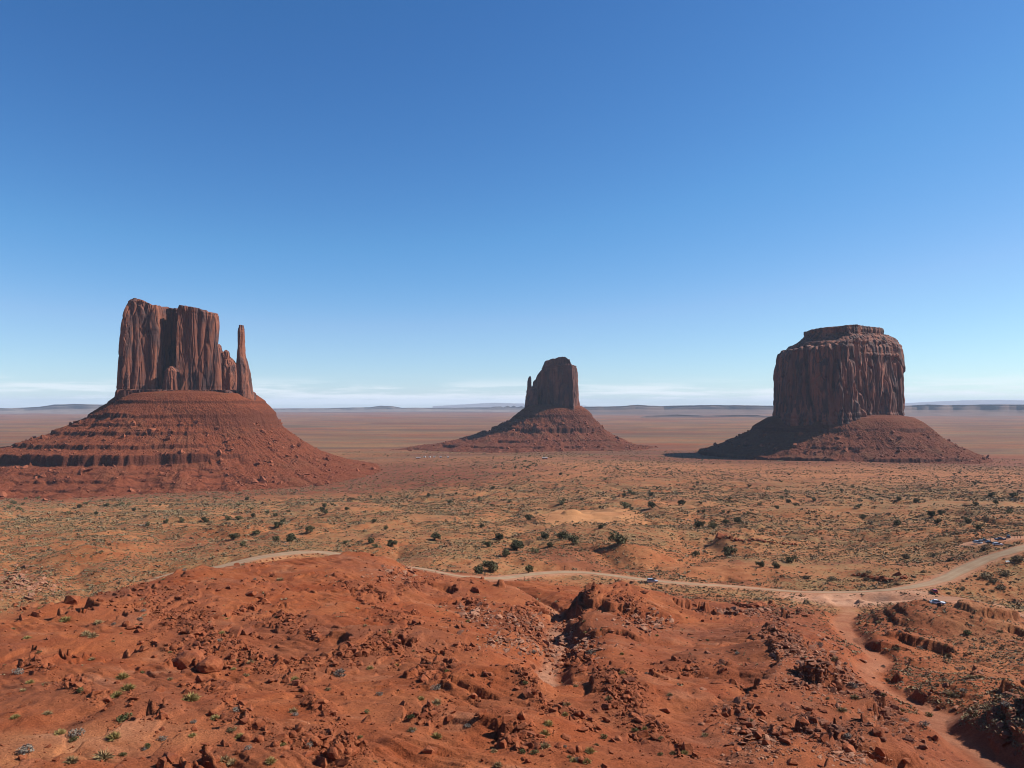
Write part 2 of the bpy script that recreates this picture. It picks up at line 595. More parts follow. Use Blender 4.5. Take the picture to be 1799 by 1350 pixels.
def bilin(tab, u, v):
    u = np.clip(u, 0, tab.shape[0] - 1.001); v = np.clip(v, 0, tab.shape[1] - 1.001)
    i = u.astype(int); j = v.astype(int); fu = u - i; fv = v - j
    return (tab[i, j] * (1 - fu) * (1 - fv) + tab[i + 1, j] * fu * (1 - fv) + tab[i, j + 1] * (1 - fu) * fv + tab[i + 1, j + 1] * fu * fv)


def base_z(x, y):
    az = np.arctan2(x, y); r = np.maximum(np.hypot(x, y), 1.0)
    lr = np.log(r)
    z = bilin(BASE_C, (lr - LR_C[0]) / (LR_C[1] - LR_C[0]), (az - AZ_C[0]) / (AZ_C[1] - AZ_C[0]))
    k = sst(math.log(2300), math.log(3000), lr)
    z = z * (1 - k) + (-145.0) * k
    near = np.interp(r, [0, 4, 47], [-2.2, -2.2, -27.5])
    k = sst(45, 56, r)
    z = near * (1 - k) + z * k
    k = sst(1200, 2500, np.abs(az) * 2000) * 0
    return ZC + z


def raycast(zf, px, py, r0=40, r1=6000, n=2600):
    px = np.atleast_1d(np.asarray(px, float)); py = np.atleast_1d(np.asarray(py, float))
    a, dy, dz = ray(px, py)
    hl = np.hypot(a, dy)
    r = np.exp(np.linspace(math.log(r0), math.log(r1), n))
    x = (a / hl)[:, None] * r; y = (dy / hl)[:, None] * r; z = ZC + (dz / hl)[:, None] * r
    below = zf(x, y) > z
    k = np.where(below.any(1), below.argmax(1), n - 1)
    i = np.arange(len(px))
    k0 = np.maximum(k - 1, 0)
    X = 0.5 * (x[i, k] + x[i, k0]); Y = 0.5 * (y[i, k] + y[i, k0])
    return X, Y


# smooth local landforms: centre (pixel on the base ground), height, radii left/right/near/far, rotation
def hump(x, y, cx, cy, h, al, ar, bn, bf, p=1.5):
    dx, dy = x - cx, y - cy
    u = np.where(dx < 0, dx / al, dx / ar); v = np.where(dy < 0, dy / bn, dy / bf)
    rr = np.sqrt(u * u + v * v)
    t = np.clip(1 - rr, 0, 1)
    return h * t ** p


LAND = []   # filled with (cx,cy,h,al,ar,bn,bf,p)


def land(px, py, Y, h, al, ar, bn, bf, p=1.2):
    x, y, z = W(px, py, Y)
    LAND.append((float(x), float(y), h, al, ar, bn, bf, p))


land(1092, 1070, 272, 9.0, 17, 34, 22, 26, 1.05)       # dark-sided knob by the road
land(1040, 1088, 250, 8.0, 7.5, 36, 20, 18, 0.75)
land(1025, 1140, 197, 5.0, 8, 28, 12, 10, 0.8)
land(880, 1055, 262, 5.5, 26, 20, 18, 20, 1.0)
land(830, 1040, 285, 3.0, 8, 14, 10, 12, 0.8)
land(1590, 1100, 262, 7.5, 13, 40, 20, 26, 1.0)        # mound below the junction
land(1735, 1105, 255, 5.0, 30, 30, 18, 24, 1.0)
land(1560, 1120, 228, 3.5, 9, 20, 10, 12, 0.9)
land(1970, 1275, 122, 11.0, 20, 50, 20, 34, 1.0)       # dark hill in the lower right corner
land(1700, 1215, 165, 4.0, 12, 22, 10, 10, 0.8)
land(1440, 1195, 140, 3.6, 14, 10, 9, 14, 0.8)         # domed ledges above the wash
land(1330, 1150, 168, 3.0, 18, 14, 10, 12, 0.8)
land(1280, 1185, 148, 2.4, 14, 9, 8, 10, 0.7)
land(1160, 1240, 118, 2.4, 16, 10, 8, 10, 0.8)
land(640, 1130, 150, 2.6, 18, 14, 10, 14, 0.9)
land(560, 1110, 165, 2.2, 16, 16, 9, 14, 0.9)
land(860, 1225, 112, 2.2, 14, 10, 7, 10, 0.8)
land(930, 1290, 90, 1.8, 12, 8, 6, 8, 0.8)
land(1560, 1340, 98, 4.0, 9, 14, 6, 10, 0.9)
land(345, 1180, 121, -2.8, 6, 6, 3.5, 3, 0.6)
land(150, 985, 400, 7.0, 22, 30, 20, 26, 1.0)
land(420, 925, 560, 4.0, 40, 40, 30, 40, 1.0)
land(190, 968, 430, 6.0, 22, 26, 18, 26, 1.0)
land(1280, 945, 500, 5.0, 12, 60, 18, 40, 1.0)
land(1110, 975, 430, 5.0, 60, 50, 22, 40, 1.2)
land(1010, 905, 640, 7.0, 40, 50, 40, 50, 1.2)
land(1560, 1010, 390, 3.0, 20, 20, 12, 14, 0.9)
land(1380, 900, 680, 7.0, 70, 90, 40, 50, 1.2)


def smooth_z(x, y):
    z = base_z(x, y)
    for c in LAND:
        z = z + hump(x, y, *c)
    return z


# ------------------------------------------------------------------ roads, washes
def catmull(P, n=14):
    P = np.asarray(P, float)
    P = np.concatenate([2 * P[:1] - P[1:2], P, 2 * P[-1:] - P[-2:-1]])
    o = []
    for i in range(1, len(P) - 2):
        t = np.linspace(0, 1, n, endpoint=False)[:, None]
        a, b, c, d = P[i - 1], P[i], P[i + 1], P[i + 2]
        o.append(0.5 * (2 * b + (c - a) * t + (2 * a - 5 * b + 4 * c - d) * t ** 2 + (3 * b - a - 3 * c + d) * t ** 3))
    o.append(P[-2:-1])
    return np.concatenate(o)


def pix_path(pts):
    p = np.array(pts, float)
    x, y = raycast(base_z, p[:, 0], p[:, 1])
    return np.stack([x, y], 1)


left_w = [W(285, 1014, 330)[:2], W(320, 1008, 340)[:2], W(380, 995, 345)[:2], W(460, 979, 368)[:2], W(545, 963, 395)[:2], W(600, 968, 392)[:2], W(660, 985, 365)[:2], W(720, 1000, 340)[:2]]
right_w = pix_path([(790, 1010), (860, 1017), (930, 1010), (1000, 1006), (1060, 1010), (1146, 1021), (1220, 1027), (1300, 1032), (1400, 1040), (1500, 1041), (1580, 1035), (1640, 1024), (1690, 1002), (1735, 982), (1780, 968), (1830, 956)])
ROAD = catmull(np.concatenate([np.array([[float(a), float(b)] for a, b in left_w]), right_w, [[right_w[-1, 0] + 60, right_w[-1, 1] + 40]]]))
WASH = catmull(pix_path([(1470, 1046), (1490, 1066), (1480, 1090), (1508, 1128), (1545, 1150), (1525, 1178), (1590, 1222), (1655, 1248), (1640, 1268), (1700, 1300), (1765, 1345), (1800, 1390)]))
GULLY = catmull(pix_path([(850, 1022), (930, 1040), (985, 1072), (972, 1100), (990, 1122), (960, 1150), (965, 1185)]))
TRACK = catmull(pix_path([(1600, 1062), (1680, 1052), (1760, 1072), (1830, 1100)]))


def dist_path(x, y, P):
    d = np.full(x.shape, 1e9, np.float32)
    for a, b in zip(P[:-1], P[1:]):
        ab = b - a
        t = np.clip(((x - a[0]) * ab[0] + (y - a[1]) * ab[1]) / (ab @ ab + 1e-9), 0, 1)
        d = np.minimum(d, np.hypot(x - a[0] - t * ab[0], y - a[1] - t * ab[1]))
    return d


def masked_dist(x, y, P, reach=60):
    d = np.full(x.shape, 1e6, np.float32)
    lo, hi = P.min(0) - reach, P.max(0) + reach
    k = (x > lo[0]) & (x < hi[0]) & (y > lo[1]) & (y < hi[1])
    d[k] = dist_path(x[k], y[k], P)
    return d


def pixel_ellipse(x, y, px, py, rx, ry_m):
    cx, cy = raycast(base_z, px, py)
    return ((x - cx[0]) / rx) ** 2 + ((y - cy[0]) / ry_m) ** 2


# rock outcrop fields on the near slope: pixel centre, half width px, half height px, tilt, strength
FIELDS = [
    (300, 1080, 120, 45, 20, 1.0), (420, 1150, 160, 28, 22, 1.0), (345, 1158, 60, 24, 5, 1.2), (500, 1100, 110, 20, 15, .7),
    (250, 1250, 90, 30, 15, .8), (130, 1215, 60, 25, 20, .8), (60, 1165, 40, 14, 0, .7), (380, 1205, 60, 14, 10, .7),
    (440, 1290, 90, 22, 25, 1.0), (560, 1310, 70, 20, 10, 1.0), (610, 1335, 50, 20, 0, 1.0), (340, 1335, 60, 14, 0, .8),
    (620, 1160, 80, 26, -10, 1.0), (690, 1140, 60, 16, -5, .9), (560, 1255, 40, 20, 30, .8), (760, 1190, 70, 30, -15, .9),
    (730, 1030, 70, 12, -20, .8), (640, 1040, 70, 14, 20, .8), (700, 1095, 60, 16, 25, .8), (820, 1065, 60, 18, 20, .7),
    (925, 1215, 50, 16, 25, 1.0), (985, 1255, 70, 16, 25, 1.0), (1090, 1220, 60, 40, 40, 1.2), (1130, 1290, 80, 36, 30, 1.0),
    (910, 1310, 60, 24, 20, .9), (740, 1275, 60, 16, 10, .9), (1190, 1315, 50, 18, 20, .9), (1200, 1180, 70, 10, 0, .9),
    (1380, 1140, 60, 30, 40, 1.2), (1470, 1200, 90, 40, 38, 1.1), (1560, 1265, 90, 36, 38, 1.1), (1330, 1290, 90, 40, 30, 1.2),
    (1440, 1300, 90, 30, 35, 1.1), (1290, 1250, 60, 14, 0, 1.0), (1420, 1215, 70, 12, 5, 1.0), (1500, 1320, 60, 24, 20, 1.0),
    (1785, 1290, 70, 60, 30, .7), (1010, 1145, 50, 24, 20, 1.1), (1010, 1090, 60, 26, -10, .9), (930, 1100, 60, 26, 20, 1.0), (1110, 1090, 60, 16, 15, .9),
    (1250, 1075, 60, 16, 5, .8), (1360, 1085, 50, 18, 5, .9), (1620, 1230, 50, 18, 10, .7), (1750, 1200, 60, 40, 0, .35), (1560, 1110, 30, 20, 0, .7),
    (150, 1040, 40, 12, -20, .8), (60, 1060, 50, 10, -15, .8), (470, 1030, 60, 10, 5, .7), (40, 1025, 70, 16, -10, .9),
]


def field_val(px, py):
    v = np.zeros(px.shape, np.float32)
    for cx, cy, rx, ry, tl, s in FIELDS:
        a = math.radians(tl); dx = px - cx; dy = py - cy
        u = (dx * math.cos(a) + dy * math.sin(a)) / rx; q = (-dx * math.sin(a) + dy * math.cos(a)) / ry
        v = np.maximum(v, s * np.exp(-1.1 * (u * u + q * q)))
    return v


# the fields are surveyed once on the ground (a table over azimuth and range), so they stay where the rocks are
FA = np.radians(np.linspace(-46, 46, 700)); FL = np.linspace(math.log(45), math.log(420), 700)
_fa, _fl = np.meshgrid(FA, FL)
_fx, _fy = np.exp(_fl) * np.sin(_fa), np.exp(_fl) * np.cos(_fa)
_px, _py = proj(_fx, _fy, base_z(_fx, _fy))
FT = field_val(_px, _py)
# terrain hidden behind the left crest carries no field of the near slope
FT *= (np.exp(_fl) < 345)


def rockiness(x, y):
    az = np.arctan2(x, y); lr = np.log(np.maximum(np.hypot(x, y), 1))
    v = bilin(FT, (lr - FL[0]) / (FL[1] - FL[0]), (az - FA[0]) / (FA[1] - FA[0]))
    v = np.where((lr < FL[0]) | (lr > FL[-1]), 0, v)
    return np.where(np.abs(az) < FA[-1], v, 0)


# ------------------------------------------------------------------ the ground sheet
NC = 1280
az_d = np.radians(np.linspace(-41, 41, NC))
az_s = np.radians(np.linspace(41, 319, 60)[1:-1])
AZ = np.concatenate([az_d, az_s])


def radii():
    r = [3.0]
    while r[-1] < 46000:
        q = r[-1]
        s = np.interp(math.log(q), np.log([3, 50, 60, 330, 360, 1300, 2600, 6000, 46000]), [0.2, 0.03, 0.0029, 0.0027, 0.0036, 0.0055, 0.009, 0.02, 0.05])
        r.append(q * (1 + s))
    return np.array(r)


RR = radii()
A2, R2 = np.meshgrid(AZ, RR)
GX, GY = R2 * np.sin(A2), R2 * np.cos(A2)
LR2 = np.log(R2)
d_road = masked_dist(GX, GY, ROAD)
d_wash = masked_dist(GX, GY, WASH)
d_gul = masked_dist(GX, GY, GULLY)
d_gulr = masked_dist(GX - 4.0, GY, GULLY)
d_trk = masked_dist(GX, GY, TRACK)
lotx, loty = raycast(base_z, [1752, 1650], [948, 1062])
d_lot = np.hypot((GX - lotx[0]) / 1.5, (GY - loty[0])) - 12
d_lot2 = np.hypot((GX - lotx[1]) / 2.0, (GY - loty[1])) - 8

Z = smooth_z(GX, GY)
near = 1 - sst(300, 420, R2)
mid = sst(250, 400, R2) * (1 - sst(1100, 1600, R2))
far = sst(1200, 2600, R2)
RK = rockiness(GX, GY)
hil = fbm2(GX / 34, GY / 34, 3, 11)
det = fbm2(GX / 9, GY / 9, 3, 21)
fin = fbm2(GX / 2.6, GY / 2.6, 3, 31)
rid = fbm2(GX / 13, GY / 13, 3, 41, 0.5, True)
dz = near * (hil * 1.5 + det * 0.75 + fin * 0.16)
dz += near * (0.35 + RK) * (np.maximum(rid - 0.25, 0) * 1.3)
dz += near * RK * (fbm2(GX / 3.2, GY / 3.2, 3, 51, 0.6) * 0.7)
# rills running down the slope
ru, rv = GX * 0.75 - GY * 0.66, GX * 0.66 + GY * 0.75
dz -= near * np.maximum(fbm2(ru / 26, rv / 3.6, 3, 57, 0.55, True) - 0.15, 0) * 0.75 * sst(-0.2, 0.3, fbm2(GX / 26, GY / 26, 2, 58))
hum = fbm2(GX / 70, GY / 70, 5, 61)
gul = fbm2(GX / 120, GY / 120, 4, 71, 0.5, True)
dz += mid * (hum * 2.4 - np.maximum(gul - 0.42, 0) * 10)
dz += mid * fbm2(GX / 14, GY / 14, 2, 75) * 0.8
dz += far * (fbm2(GX / 500, GY / 500, 4, 81) * 6) * (1 - 0.4 * sst(8000, 20000, R2))
dz += sst(2800, 5000, R2) * np.maximum(fbm2(GX / 1500, GY / 700, 4, 85), 0) * 26
# bedding ledges that crop out of the slope
q = (Z + dz + 0.16 * GX - 0.05 * GY + 1.4 * fbm2(GX / 25, GY / 25, 3, 91)) / 2.6
fr = q - np.floor(q)
led = (sst(0.45, 0.56, fr) - fr) * 2.6
lm = near * np.clip(sst(0.02, 0.30, fbm2(GX / 30, GY / 30, 2, 95)) + RK * 0.8, 0, 1)
dz += led * lm * 1.15
q = (Z + dz - 0.10 * GX + 0.9 * fbm2(GX / 12, GY / 12, 3, 93)) / 0.95
fr = q - np.floor(q)
dz += (sst(0.42, 0.56, fr) - fr) * 0.95 * 0.8 * near * np.clip(RK * 1.1 + sst(0.2, 0.45, fbm2(GX / 22, GY / 22, 2, 96)) * 0.6, 0, 1)
q = (Z + dz + 2.0 * fbm2(GX / 60, GY / 60, 2, 97)) / 5.0
fr = q - np.floor(q)
dz += (sst(0.4, 0.6, fr) - fr) * 5.0 * 0.5 * mid * sst(0.05, 0.35, fbm2(GX / 160, GY / 110, 3, 99))
keep = sst(4.5, 15, d_road) * sst(0, 10, d_lot) * sst(0, 10, d_lot2) * sst(3, 9, d_trk)
Z = Z + dz * keep * (1 - 0.8 * (1 - sst(2, 6, d_wash)))
Z -= 1.3 * (1 - sst(2.0, 6, d_wash)) + 2.2 * (1 - sst(2, 12, d_gul)) + 1.2 * (1 - sst(2.2, 4.6, d_gul + 1.5 * det))
DZF = Z  # final heights

# soil zones: R red soil, G dry vegetation, B pale wash / crust, A stony rock and brown tint
zn = fbm2(GX / 140, GY / 140, 4, 101)
zn2 = fbm2(GX / 45, GY / 45, 4, 111)
zn3 = fbm2(GX / 900, GY / 260, 4, 121)
PXg, PYg = proj(GX, GY, Z)
_rc = np.interp(np.degrees(np.arctan2(GX, GY)), np.degrees(np.arctan((np.array([-400, 0, 200, 330, 470, 640, 750, 900, 1100, 1300, 1600, 2200]) - 899.5) / F)), [165, 182, 212, 242, 276, 306, 318, 318, 300, 300, 290, 290])
nearc = 1 - sst(_rc * 1.0, _rc * 1.1 + 12, R2)
zR = nearc * np.clip(0.92 + zn2 * 0.25, 0, 1) * (1 - 0.45 * sst(8, 40, GX - 0.42 * GY) * sst(150, 260, R2))
zR = np.maximum(zR, mid * np.clip(0.30 + zn * 0.9 + 0.35 * sst(900, 1300, R2), 0, 1) * (1 - nearc))
zR = np.maximum(zR, far * np.clip(0.62 + zn3 * 0.9, 0, 1))
zG = np.maximum(mid, sst(0, 1, 1 - nearc) * (R2 < 500)) * np.clip(0.55 + zn2 * 0.9 + zn * 0.4, 0, 1) * (1 - nearc * 0.9)
zG = np.maximum(zG, far * np.clip(0.55 - zn3 * 1.3, 0, 1) * (1 - sst(5000, 12000, R2) * 0.5))
zG = np.maximum(zG, 0.45 * sst(8, 30, GX - 0.5 * GY) * near * sst(140, 220, R2) * np.clip(0.5 + zn2, 0, 1))
zB = np.maximum.reduce([0.42 * (1 - sst(0.8, 3.6, d_wash + 3.5 * zn2)), 0.8 * (1 - sst(0.8, 3, d_gul)), 0.8 * (1 - sst(4, 9, d_trk)), 0.75 * (1 - sst(3.8, 9.0, d_road)), 1 - sst(-2, 6, d_lot), 1 - sst(-2, 8, d_lot2)])
zB = zB * np.clip(0.8 + zn2 * 0.6, 0, 1)
zB = np.maximum(zB, near * 0.26 * sst(0.16, 0.50, fbm2(GX / 16, GY / 7, 4, 115)) * np.clip(1 - 1.3 * RK, 0, 1))
el = pixel_ellipse(GX, GY, 60, 1310, 17, 9)
low = (1 - sst(0.5, 1.3, el + zn2 * 0.6)) * 0.75
zR = zR * (1 - low)
e = pixel_ellipse(GX, GY, 1025, 905, 50, 95)
dune = 1 - sst(0.75, 1.3, e + zn2 * 0.5)
zR = zR * (1 - dune) + 0.15 * dune; zG *= 1 - dune * 0.95
e2 = pixel_ellipse(GX, GY, 1130, 985, 80, 60)
dn2 = 1 - sst(0.4, 1.3, e2 + zn2 * 0.6)
zG *= 1 - dn2 * 0.8; zR = zR * (1 - dn2) + 0.45 * dn2
zA = near * np.clip(RK * 0.35 + lm * np.clip(np.abs(led), 0, 1) * 0.25, 0, 0.6)
zA = np.maximum(zA, far * sst(0.1, 0.5, fbm2(GX / 1500, GY / 400, 3, 131)) * 0.4)
jx, jy = raycast(base_z, 1530, 1050)
d_jun = np.hypot((GX - jx[0]) / 1.9, GY - jy[0])
zB = np.maximum(zB, (1 - sst(14, 25, d_jun + 6 * zn2)) * 1.0)
redl = sst(-60, -220, GX + 60 * zn) * (1 - sst(520, 760, R2)) * mid
zR = np.maximum(zR, redl * 0.8 * np.clip(0.7 + zn2, 0, 1))
zG *= 1 - 0.6 * redl
apr = np.zeros_like(GX)
for bx_, by_, ra_, rb_ in ((-560, 1500, 620, 480), (-330, 1380, 420, 260), (120, 2600, 620, 360), (900, 2060, 640, 420), (560, 1950, 420, 220)):
    e_ = np.hypot((GX - bx_) / ra_, (GY - by_) / rb_)
    apr = np.maximum(apr, 1 - sst(0.6, 1.15, e_ + 0.25 * zn))
zR = np.maximum(zR, apr * 0.95)
zG *= 1 - 0.6 * apr
zA = np.maximum(zA, apr * 0.55)
zA = np.maximum(zA, nearc * 0.45 * sst(-10, 40, GX - 0.05 * GY) * np.clip(0.55 + zn2 * 1.2, 0, 1))  # near slope tinted browner from the centre to the right
zG = np.maximum(zG, mid * sst(120, 320, GX - 0.12 * GY + 120 * zn) * sst(600, 850, R2) * 0.8)
zone = np.stack([zR, zG * (1 - zB), zB, zA], -1)
gme = mesh_np("ground", np.stack([GX, GY, Z], -1), grid_faces(len(RR), len(AZ), True), M["ground"], True, zone.reshape(-1, 4))
da = gme.attributes.new("dune", "FLOAT", "POINT")
da.data.foreach_set("value", (dune * np.clip(0.8 + zn2, 0, 1)).astype(np.float32).ravel())
ground = tag(obj("ground", gme), kind="structure")
LRR = np.log(RR)


def ground_z(x, y):
    x = np.asarray(x, float); y = np.asarray(y, float)
    az = np.arctan2(x, y); lr = np.log(np.maximum(np.hypot(x, y), 3.01))
    u = np.interp(lr, LRR, np.arange(len(RR)))
    v = np.interp(az, az_d, np.arange(NC))
    return bilin(DZF, u, v)


def rock_at(x, y):
    return rockiness(np.asarray(x, float), np.asarray(y, float))


def place(px, py):
    x, y = raycast(ground_z, px, py, 45, 5000, 3500)
    return x, y, ground_z(x, y)


# ------------------------------------------------------------------ road sheets
def ribbon(name, P, width, lift, mat, wob=0.5, wf=None):
    d = np.gradient(P, axis=0)
    n = np.stack([-d[:, 1], d[:, 0]], 1); n /= np.linalg.norm(n, axis=1)[:, None]
    K = 17
    s = np.linspace(-1, 1, K)
    wv = width / 2 * (1 + wob * 0.3 * perlin2(np.arange(len(P)) * 0.21, np.full(len(P), 3.3), 5))
    if wf is not None:
        wv = wv * wf(P)
    X = P[:, None, :] + n[:, None, :] * (s[None, :, None] * wv[:, None, None])
    z = ground_z(X[..., 0], X[..., 1])
    z = np.maximum(z, smooth_z(X[..., 0], X[..., 1])) + lift - 0.35 * (np.abs(s)[None, :] > 0.99)
    me = mesh_np(name, np.concatenate([X, z[..., None]], -1), grid_faces(len(P), K), mat)
    la = me.attributes.new("lat", "FLOAT", "POINT")
    la.data.foreach_set("value", np.repeat(s[None], len(P), 0).astype(np.float32).ravel())
    return obj(name, me)


tag(ribbon("road", ROAD, 6.6, 0.14, M["gravel"], wf=lambda P: np.interp(P[:, 0], [-230, -200, -150, -90, -60], [0.5, 0.8, 2.0, 1.6, 1.0]) * np.interp(P[:, 0], [150, 190, 230], [1.0, 1.15, 1.5])), kind="structure")
tag(ribbon("track", TRACK, 8.0, 0.10, M["lot"], 1.0), kind="structure")


# ------------------------------------------------------------------ buttes
def zof(py, Y):
    return float(W(0, py, Y)[2])


def xof(px, py, Y):
    return W(px, py, Y)[0]


def poly_unit(poly, nu, sm):
    """closed footprint -> nu evenly spaced points, x normalised to [-1,1], y in metres, plus normals (x in metres per hw)"""
    P = np.asarray(poly, float)
    Q = np.concatenate([P, P[:1]])
    L = np.concatenate([[0], np.cumsum(np.linalg.norm(np.diff(Q, axis=0), axis=1))])
    t = np.linspace(0, L[-1], nu, endpoint=False)
    x = np.interp(t, L, Q[:, 0]); y = np.interp(t, L, Q[:, 1])
    k = max(1, int(nu * sm))
    ker = np.hanning(2 * k + 3)[1:-1]; ker /= ker.sum()
    h = len(ker) // 2
    cv = lambda a: np.convolve(np.concatenate([a[-h:], a, a[:h]]), ker, "valid")
    return cv(x), cv(y)


def rock_disp(x, y, z, A, L, seed, beds, z0, z1, crack=0.30):
    """inward / outward carving of a sandstone wall: rounded columns, sharp cracks, spalls and thin beds"""
    n1 = perlin3(x / (2.6 * L), y / (2.6 * L), z / (22 * L), seed)
    n2 = perlin3(x / L, y / L, z / (9 * L), seed + 1)
    n3 = perlin3(x / (0.42 * L), y / (0.42 * L), z / (2.8 * L), seed + 2)
    n4 = perlin3(x / (0.9 * L), y / (0.9 * L), z / (0.9 * L), seed + 3)
    n5 = perlin3(x / (0.16 * L), y / (0.16 * L), z / (0.5 * L), seed + 4)
    # joint-bounded slabs: the slow swell is broken into flat steps with sharp vertical edges
    q1 = n1 * 5 + 0.25 * n4
    n1q = (np.floor(q1) + sst(0.42, 0.58, q1 - np.floor(q1))) / 5
    d = A * (0.5 * n1 + 1.2 * n1q + 0.95 * (np.minimum(np.abs(n2) * 3.2, 1) - 0.65) + 1.4 * crack * (np.minimum(np.abs(n3) * 8, 1) - 1) + 0.12 * n5)
    # plates that have fallen off leave flat recesses with sharp upper rims
    sp = perlin3(x / (1.5 * L), y / (1.5 * L), z / (4 * L), seed + 6)
    d -= A * 0.55 * sst(0.12, 0.20, sp)
    d += A * 0.10 * n4
    h = (z - z0) / (z1 - z0)
    wb = np.exp(-((h - 1) / 0.09) ** 2) + 0.8 * np.exp(-((h) / 0.10) ** 2)
    bed = perlin2(z / (0.33 * L) + n4 * 0.3, np.full_like(z, 0.37 + seed), seed + 8)
    return d + beds * A * 0.32 * np.clip(wb, 0, 1) * np.sign(bed) * np.minimum(np.abs(bed) * 3, 1)


def tower(name, prof, Y, poly, A=4.0, L=14.0, seed=1, top=None, nu=700, nv=160, sm=0.012, beds=1.0, round_top=0.05, bury=14, mat=None, parent=None, dome=2.0, ysc=None, step=0.0, crack=0.30):
    """rock tower from a height profile (picture row, left, right at depth Y) and a footprint of (x share, depth in metres)"""
    ux, uy = poly_unit(poly, nu, sm)
    mn, mx = ux.min(), ux.max()
    ux = (ux - mn) / (mx - mn) * 2 - 1
    prof = sorted(prof, key=lambda p: -p[0])
    pz = np.array([zof(p[0], Y) for p in prof])
    pl = np.array([xof(p[1], p[0], Y) for p in prof]); pr = np.array([xof(p[2], p[0], Y) for p in prof])
    zb, zt = pz[0], pz[-1]
    hw0 = (pr[0] - pl[0]) / 2
    v = np.linspace(0, 1, nv)[:, None]
    xc0 = 0.5 * (pl[0] + pr[0]) + ux * hw0
    if top is not None:
        tx = np.array([xof(p[0], p[1], Y) for p in top]); tz = np.array([zof(p[1], Y) for p in top])
        ztop = np.interp(xc0, tx, tz)
    else:
        ztop = np.full(nu, zt)
    ztop = ztop + 1.4 * A / 4 * perlin2(xc0 / 9, uy / 9, seed + 50) * (0 if round_top == 0 else 1)
    z = (zb - bury) + v * (ztop[None, :] - (zb - bury))
    l = np.interp(z, pz, pl); r = np.interp(z, pz, pr)
    if step:
        zq = np.floor(z / step + 0.2 * perlin2(z / 30, z * 0 + 1.1, seed)) * step
        l = np.interp(zq, pz, pl); r = np.interp(zq, pz, pr)
    cx, hw = 0.5 * (l + r), 0.5 * (r - l)
    k = (hw / hw0) if ysc is None else ysc + (1 - ysc) * hw / hw0
    edge = 1 - round_top * np.clip((v - 0.93) / 0.07, 0, 1) ** 2.2
    X = cx + ux[None] * hw * edge
    Yy = Y + uy[None] * k * edge
    # outward normal of the footprint
    dx = (np.roll(X, -1, 1) - np.roll(X, 1, 1)); dy = (np.roll(Yy, -1, 1) - np.roll(Yy, 1, 1))
    ln = np.hypot(dx, dy) + 1e-6
    area = np.sum(X[0] * np.roll(Yy[0], -1) - np.roll(X[0], -1) * Yy[0])
    sg = 1.0 if area > 0 else -1.0
    nx, ny = sg * dy / ln, -sg * dx / ln
    kk = max(3, nu // 90)
    ker = np.ones(2 * kk + 1) / (2 * kk + 1)
    for a_ in (nx, ny):
        for i in range(nv):
            a_[i] = np.convolve(np.concatenate([a_[i][-kk:], a_[i], a_[i][:kk]]), ker, "valid")
    d = rock_disp(X, Yy, z, A, L, seed, beds, zb, float(np.max(ztop)), crack)
    X = X + nx * d; Yy = Yy + ny * d
    rows = [np.stack([X, Yy, z], -1)]
    # roof rings
    X1, Y1, Z1 = X[-1], Yy[-1], z[-1]
    mx_, my_ = X1.mean(), Y1.mean()
    for f in (0.97, 0.92, 0.84, 0.72, 0.56, 0.38, 0.2, 0.05):
        xr, yr = mx_ + (X1 - mx_) * f, my_ + (Y1 - my_) * f
        zr = Z1 * f + Z1.mean() * (1 - f) + dome * (1 - f * f) + 1.2 * perlin2(xr / 8, yr / 8, seed + 60) * (1 - f * 0.6)
        rows.append(np.stack([xr, yr, zr], -1)[None])
    V = np.concatenate(rows)
    Fc = grid_faces(V.shape[0], nu, True)
    if sg < 0:
        Fc = Fc[:, ::-1]
    return V.reshape(-1, 3), Fc


def join(parts):
    Vs, Fs, o = [], [], 0
    for v, f in parts:
        Vs.append(v); Fs.append(f + o); o += len(v)
    return np.concatenate(Vs), np.concatenate(Fs)


